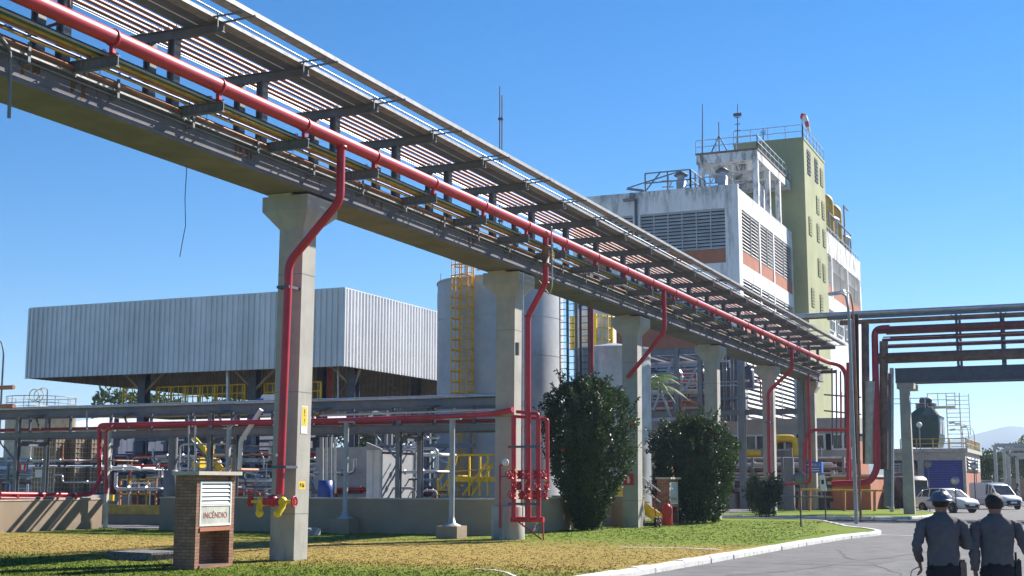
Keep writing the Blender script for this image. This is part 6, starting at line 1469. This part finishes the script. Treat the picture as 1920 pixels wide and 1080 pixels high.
car('small white delivery van parked right of the white hatchback', 'delivery_van', van, vcab, 4.02, 1.74, (.75,3.2), 'carw', aY(1838,950,104).x, 104.0, radians(-52), cargo=(0.0,1.95,1.86,.84), front_black=True)
# truck half hidden behind the bridge column
t = thing('flatbed_truck', 'dark truck half hidden behind the bridge column', 'truck', (0,0,0))
B().box((0,-1.1,.95),(4.3,1.1,1.1)).box((0,-1.12,1.1),(.06,1.12,2.0)).box((0,-1.12,1.1),(4.3,-1.06,2.0)).box((0,1.06,1.1),(4.3,1.12,2.0)).box((0,-1.12,2.0),(4.3,1.12,2.08)).build('cargo_body', M['dsteel'], t)
loft(B(), [[V(xx,-hw,z0),V(xx,-hw,z1-.15),V(xx,-hw*.88,z1),V(xx,hw*.88,z1),V(xx,hw,z1-.15),V(xx,hw,z0)] for xx, z0, z1, hw in ((4.4,.6,2.25,1.0),(5.2,.55,2.3,1.02),(5.7,.5,2.15,1.0),(6.05,.5,1.45,.95),(6.15,.5,1.1,.9))]).build('cab', M['dsteel'], t)
B().box((5.72,-.85,1.45),(5.99,.85,2.02)).build('windscreen', M['glass'], t)
for wx in (1.0,1.9,5.2):
    for sgn in (-1,1): 
        wh = B().lathe((wx,sgn*.92,.45),[(.2,-.14),(.43,-.14),(.45,-.1),(.45,.1),(.43,.14),(.2,.14)],20,'y').build('wheel', M['black'], t)
        B().lathe((wx,sgn*.95,.45),[(.24,.1*sgn),(.2,.12*sgn),(.02,.1*sgn)],14,'y').build('rim', M['chrome'], wh)
for sgn in (-1,1): B().box((6.1,sgn*.65-.14,.75),(6.18,sgn*.65+.14,.95)).build('headlight', M['lampg'], t)
B().box((0,-.5,.55),(5.8,.5,.9)).build('chassis', M['black'], t)
place(t, aY(1640,950,95).x, 99.5, radians(-62))

# ================================================================ people
def skinmesh(name, V_, E_, R_, m, parent=None, sub=2, root=0):
    me = bpy.data.meshes.new(name); me.from_pydata(V_, E_, [])
    o = bpy.data.objects.new(name, me); COL.objects.link(o)
    md = o.modifiers.new('s', 'SKIN'); md.use_smooth_shade = True; md.branch_smoothing = 0.6
    for i, r_ in enumerate(R_): me.skin_vertices[0].data[i].radius = r_ if isinstance(r_, tuple) else (r_, r_)
    me.skin_vertices[0].data[root].use_root = True
    o.modifiers.new('u', 'SUBSURF').levels = sub
    dg = bpy.context.evaluated_depsgraph_get(); m2 = bpy.data.meshes.new_from_object(o.evaluated_get(dg)); bpy.data.objects.remove(o)
    m2.materials.clear(); m2.materials.append(m); m2.polygons.foreach_set('use_smooth', [True]*len(m2.polygons)); m2.name = name
    ob = bpy.data.objects.new(name, m2); COL.objects.link(ob); ORG[ob.name] = (0,0,0)
    if parent: ob.parent = parent
    return ob
class G:
    def __init__(s): s.v = []; s.e = []; s.r = []
    def p(s, co, r, fr=None):
        s.v.append(tuple(co)); s.r.append(r)
        if fr is not None: s.e.append((fr, len(s.v)-1))
        return len(s.v)-1
    def chain(s, pts, fr=None):
        for co, r in pts: fr = s.p(co, r, fr)
        return fr
def person(label, x, y, rz, hgt, LA, RA, legs, helmet, hair=True, wide=1.0):
    """faces +Y locally. LA/RA: shoulder, elbow, wrist, hand direction"""
    g = G()
    pel = g.p((0,0,.94), (.12,.09))
    sp = g.chain([((0,.0,1.06),(.12,.09)), ((0,0,1.20),(.13,.09)), ((0,0,1.32),(.12,.085)), ((0,0,1.41),(.075,.06)), ((0,.0,1.48),(.062,.064)), ((0,.012,1.535),(.068,.078)), ((0,.02,1.595),(.082,.098)), ((0,.015,1.655),(.082,.10)), ((0,.01,1.70),(.055,.065))], pel)
    ch = 3
    for sx, A in ((-1,LA),(1,RA)):
        s0 = g.p((sx*.12,0,1.37), .04, ch); sh, el, wr, hd, curl = A
        k = g.chain([(Vector(sh)+Vector((-sx*.01,0,-.04)),.036), (Vector(sh).lerp(Vector(el),.5),.046), (Vector(el),.039), (Vector(el).lerp(Vector(wr),.4),.038), (Vector(wr),.026)], s0)
        hd = Vector(hd).normalized(); wr = Vector(wr); side = hd.cross(Vector((0,1,0))).normalized()*1.0
        pal = hd.cross(side).normalized()
        k1 = g.p(wr+hd*.045, (.020,.034), k); k2 = g.p(wr+hd*.085, (.018,.036), k1)
        for j, (o_, L_) in enumerate(((-.030,.070),(-.010,.080),(.011,.075),(.030,.058))):
            b0 = wr+hd*.095+pal*o_
            c1 = side*sx*curl
            g.chain([(b0,.0095), (b0+hd*L_*.5+c1*.016*(1+.2*j),.009), (b0+hd*L_*.8+c1*.05*(1+.2*j),.0075)], k2)
        tb = wr+hd*.04-pal*.034
        g.chain([(tb,.012), (tb+hd*.035-pal*.022,.0105), (tb+hd*.062-pal*.020+side*sx*curl*.02,.009)], k1)
    for sx, Lg in ((-1,legs[0]),(1,legs[1])):
        hp_, kn, an = [Vector(q) for q in Lg]
        k = g.chain([(hp_,.088), (hp_.lerp(kn,.5),.075), (kn,.055), (kn.lerp(an,.35),.054), (an,.038)], pel)
        g.chain([(an+Vector((0,.03,-.05)),.038), (an+Vector((0,.13,-.06)),.034), (an+Vector((0,.18,-.065)),.024)], k)
    body = skinmesh('person', g.v, g.e, g.r, M['skin'])
    # ears and nose joined in the same mesh
    bb = B(); me = body.data
    body['label'] = label; body['category'] = 'person'; body['group'] = 'people walking on the road'
    body.name = 'person'
    for sx in (-1,1): B().sph((sx*.086,.005,1.605), .022, 10, (.5,1,1.5)).build('ear', M['skin'], body)
    B().prism([(-.014,.108,1.58),(.014,.108,1.58),(0,.135,1.583),(0,.105,1.63)][:3], (0,-.01,.045)).build('nose', M['skin'], body)
    for sx in (-1,1): B().sph((sx*.032,.102,1.62), .012, 8).build('eye', M['signw'], body)
    B().box((-.025,.104,1.55),(.025,.112,1.557)).build('mouth', M['redd'], body)
    # shirt: loose loft with folds, sleeves as tapering tubes in the same mesh
    def cloth(b, ctr, secs, n=26, sd=0, amp=.012, close=False):
        vs = []
        for c_, rx, ry in secs:
            for j in range(n):
                q = 2*pi*j/n; x_, y_ = cos(q), sin(q)
                f = 1+amp/rx*(noise.noise((x_*2.2+sd, y_*2.2, c_[2]*7))*1.6+noise.noise((x_*5+sd, y_*5, c_[2]*13)))
                vs.append((c_[0]+rx*x_*f, c_[1]+ry*y_*f, c_[2]))
        m = len(secs); b.add(vs, [(i*n+j, i*n+(j+1) % n, (i+1)*n+(j+1) % n, (i+1)*n+j) for i in range(m-1) for j in range(n)], True)
    def sleeve(b, pts, sd, n=14, amp=.015):
        P_ = []; R_ = []
        for (p0, r0), (p1, r1) in zip(pts, pts[1:]):
            for k in range(5): P_.append(Vector(p0).lerp(Vector(p1), k/5)); R_.append(r0+(r1-r0)*k/5)
        P_.append(Vector(pts[-1][0])); R_.append(pts[-1][1]); vs = []; nr = Vector((0,1,0))
        for i, p in enumerate(P_):
            d = (P_[min(i+2, len(P_)-1)]-P_[max(i-2, 0)]).normalized(); nr = (nr-d*nr.dot(d)).normalized(); bn = d.cross(nr)
            for j in range(n):
                q = 2*pi*j/n; f = R_[i]+amp*(noise.noise((cos(q)*1.8+sd, sin(q)*1.8, i*.55))*1.5)
                vs.append(p+nr*(cos(q)*f)+bn*(sin(q)*f))
        m = len(P_); b.add(vs, [(i*n+j, i*n+(j+1) % n, (i+1)*n+(j+1) % n, (i+1)*n+j) for i in range(m-1) for j in range(n)], True)
    sd = x*3
    b = B(); cloth(b, None, [((0,0,.925),0.1711,0.1358),((0,0,.95),0.1766,0.1416),((0,0,1.0),0.1748,0.1377),((0,0,1.06),0.1693,0.1319),((0,-.005,1.13),0.1693,0.1300),((0,-.01,1.20),0.1748,0.1319),((0,-.012,1.27),0.1822,0.1339),((0,-.012,1.33),0.1886,0.1319),((0,-.01,1.38),0.1877,0.1242),((0,-.006,1.42),0.1748,0.1106),((0,0,1.447),0.1472,0.0970),((0,0,1.468),0.1104,0.0854),((0,.003,1.482),0.0846,0.0776),((0,.008,1.503),0.0727,0.0757),((0,.008,1.506),0.0681,0.0718)], 30, sd, .016)
    for sx, A in ((-1,LA),(1,RA)):
        sh, el, wr = [Vector(q) for q in A[:3]]
        sleeve(b, [(Vector((sx*.10,0,1.395)),.055), (sh+Vector((-sx*.022,0,-.035)),.064), (sh.lerp(el,.22),.066), (sh.lerp(el,.5),.062), (el,.055), (el.lerp(wr,.5),.050), (el.lerp(wr,.96),.041)], sd+sx*3)
    b.build('shirt', M['shirt'], body)
    b = B(); cloth(b, None, [((0,0,1.02),.158,.118),((0,0,.95),.172,.132),((0,0,.88),.178,.138),((0,0,.82),.172,.132),((0,0,.78),.140,.110)], 28, sd+9, .006)
    for sx, Lg in ((-1,legs[0]),(1,legs[1])):
        hp_, kn, an = [Vector(q) for q in Lg]
        sleeve(b, [(hp_+Vector((0,0,.0)),.098), (hp_+Vector((0,0,-.08)),.100), (hp_.lerp(kn,.55),.086), (kn,.076), (kn.lerp(an,.5),.070), (an+Vector((0,0,-.03)),.068)], sd+sx*5, 16)
    b.build('trousers', M['trous'], body)
    for Lg in legs:
        an = Vector(Lg[2]); b = B().sph((an.x,an.y+.07,an.z-.045), .055, 12, (.95,2.4,.75)); b.box((an.x-.05,an.y-.06,an.z-.092),(an.x+.05,an.y+.2,an.z-.07)); b.build('shoe', M['black'], body)
    if hair:
        b = B(); pr = []
        b.sph((0,.005,1.635), .106, 16, (.94,1.08,1.0)); b.v = [(v[0],v[1],max(v[2],1.555)) if v[1] < .03 else (v[0],v[1],max(v[2],1.665)) for v in b.v]; b.build('hair', M['hair'], body)
    if helmet:
        h = B().lathe((0,.01,1.645), [(.120,0),(.118,.015),(.106,.05),(.078,.080),(.04,.095),(.001,.098)], 22); h.v = [(v[0]*.94,v[1]*1.12,v[2]) for v in h.v]; hm_ = h.build('helmet', M['helm'], body)
        br = B().lathe((0,.015,1.642), [(.108,0),(.160,-.016),(.163,-.010),(.110,.010)], 26); br.v = [(v[0]*.95,v[1]*1.15,v[2]) for v in br.v]; br.build('brim', M['helm'], hm_)
        B().bar((0,-.10,1.76),(0,.12,1.76),.02,.14).build('ridge', M['helm'], hm_) if False else None
        B().bar((0,-.115,1.675),(0,-.05,1.738),.022,.02).build('helmet_rib', M['helm'], hm_)
    body.location = (x, y, -.125); body.rotation_euler.z = rz; body.scale = (hgt/1.75*wide, hgt/1.75, hgt/1.75)
    return body
LG = (((-.09,0,.90),(-.10,.10,.50),(-.11,.14,.09)), ((.09,0,.90),(.10,-.02,.50),(.10,-.22,.12)))
LG2 = (((-.09,0,.90),(-.11,-.03,.50),(-.11,-.24,.12)), ((.09,0,.90),(.10,.12,.50),(.11,.15,.09)))
P1 = Vector((-1.585,15.85)); P2 = Vector((-1.03,16.05))
pa = person('person in grey helmet and grey shirt walking away on the road', P1.x, P1.y, radians(16), 1.75, ((-.20,0,1.41),(-.285,-.03,1.13),(-.235,.14,.96),(.25,.35,-1),.9), ((.20,0,1.41),(.275,-.02,1.14),(.15,.22,1.20),(-.6,.8,.1),.9), LG, True)
pb = person('bareheaded person in grey shirt walking away with right arm swung out', P2.x, P2.y, radians(16), 1.73, ((-.20,0,1.41),(-.245,-.04,1.12),(-.235,.0,.87),(.15,.1,-1),.5), ((.20,0,1.41),(.29,-.03,1.13),(.40,.05,.92),(.35,.2,-1),.9), LG2, False, True, 1.05)
def held(b, name, m, label, cat, pr, rz, s):
    # moves a locally modelled carried item to its carrier and keeps it top-level
    Mx = Matrix.Translation((pr.x,pr.y,-.125)) @ Matrix.Rotation(rz,4,'Z') @ Matrix.Scale(s,4)
    b.v = [tuple(Mx @ Vector(v)) for v in b.v]; return one(b, name, m, label, cat)
held(B().tube([(-.235,.14,.90),(-.33,.12,.86),(-.345,.12,.76),(-.25,.14,.745),(-.22,.14,.80)],.006,6,fr=.03), 'glasses', M['lsteel'], 'thin pale glasses frame dangling from the helmeted person\'s left hand', 'glasses', P1, radians(16), 1.0)
held(B().box((.17,-.06,.80),(.235,.05,.96)).box((.175,-.04,.955),(.225,.03,.99)), 'belt_pouch', M['brownins'], 'dark pouch on the helmeted person\'s right hip', 'pouch', P1, radians(16), 1.0)
held(B().box((.175,-.07,.80),(.235,.04,.985)).box((.18,-.03,.985),(.20,-.01,1.07)).box((.205,-.05,.985),(.225,-.03,1.0)), 'belt_radio', M['black'], 'black two-way radio on the bareheaded person\'s right hip', 'radio', P2, radians(16), 1.0)
held(B().bar((.43,.07,.83),(.45,.08,.70),.008).bar((.40,.07,.82),(.39,.08,.74),.008), 'pen', M['signw'], 'thin white pen in the bareheaded person\'s right hand', 'pen', P2, radians(16), 1.0)
# cyclist far away
cyx, cyY = aY(1908,940,112).x, 112.0
t = thing('bicycle', 'dark bicycle ridden at far right', 'bicycle', (cyx,cyY,-.12))
for k in (-.55,.55): B().torus((cyx+k,cyY,.22),.33,.022,'y',20,5).build('wheel', M['black'], t)
b = B(); b.tube([(cyx-.55,cyY,.22),(cyx-.1,cyY,.2),(cyx+.42,cyY,.72),(cyx-.2,cyY,.78),(cyx-.1,cyY,.2)],.02,6).tube([(cyx+.55,cyY,.22),(cyx+.40,cyY,.85),(cyx+.34,cyY,.95)],.02,6).tube([(cyx-.55,cyY,.22),(cyx-.2,cyY,.78),(cyx-.22,cyY,.88)],.018,6).bar((cyx+.34,cyY-.25,.95),(cyx+.34,cyY+.25,.95),.03).box((cyx-.34,cyY-.07,.86),(cyx-.1,cyY+.07,.92)); b.build('frame', M['redd'], t)
g = G(); pe = g.p((-.2,0,1.0),(.14,.15)); g.chain([((-.12,0,1.2),(.13,.16)),((-.02,0,1.38),(.12,.17)),((.03,0,1.5),.06),((.06,0,1.6),(.09,.08)),((.06,0,1.7),(.07,.07))],pe)
for sy in (-1,1):
    g.chain([((.0,sy*.19,1.38),.06),((.12,sy*.22,1.18),.045),((.33,sy*.2,.98),.03),((.38,sy*.2,.96),.03)],2)
    g.chain([((-.15,sy*.1,.95),.09),((.12,sy*.1,.85 if sy > 0 else .72),.07),((-.02,sy*.1,.48 if sy > 0 else .35),.05),((.08,sy*.1,.42 if sy > 0 else .28),.04)],pe)
cy = skinmesh('person', g.v, g.e, g.r, M['shirt'], None, 1); cy.location = (cyx,cyY,-.08); cy['label'] = 'dark dressed cyclist riding at far right'; cy['category'] = 'person'
B().sph((.06,0,1.70),.095,10).build('hair', M['hair'], cy)
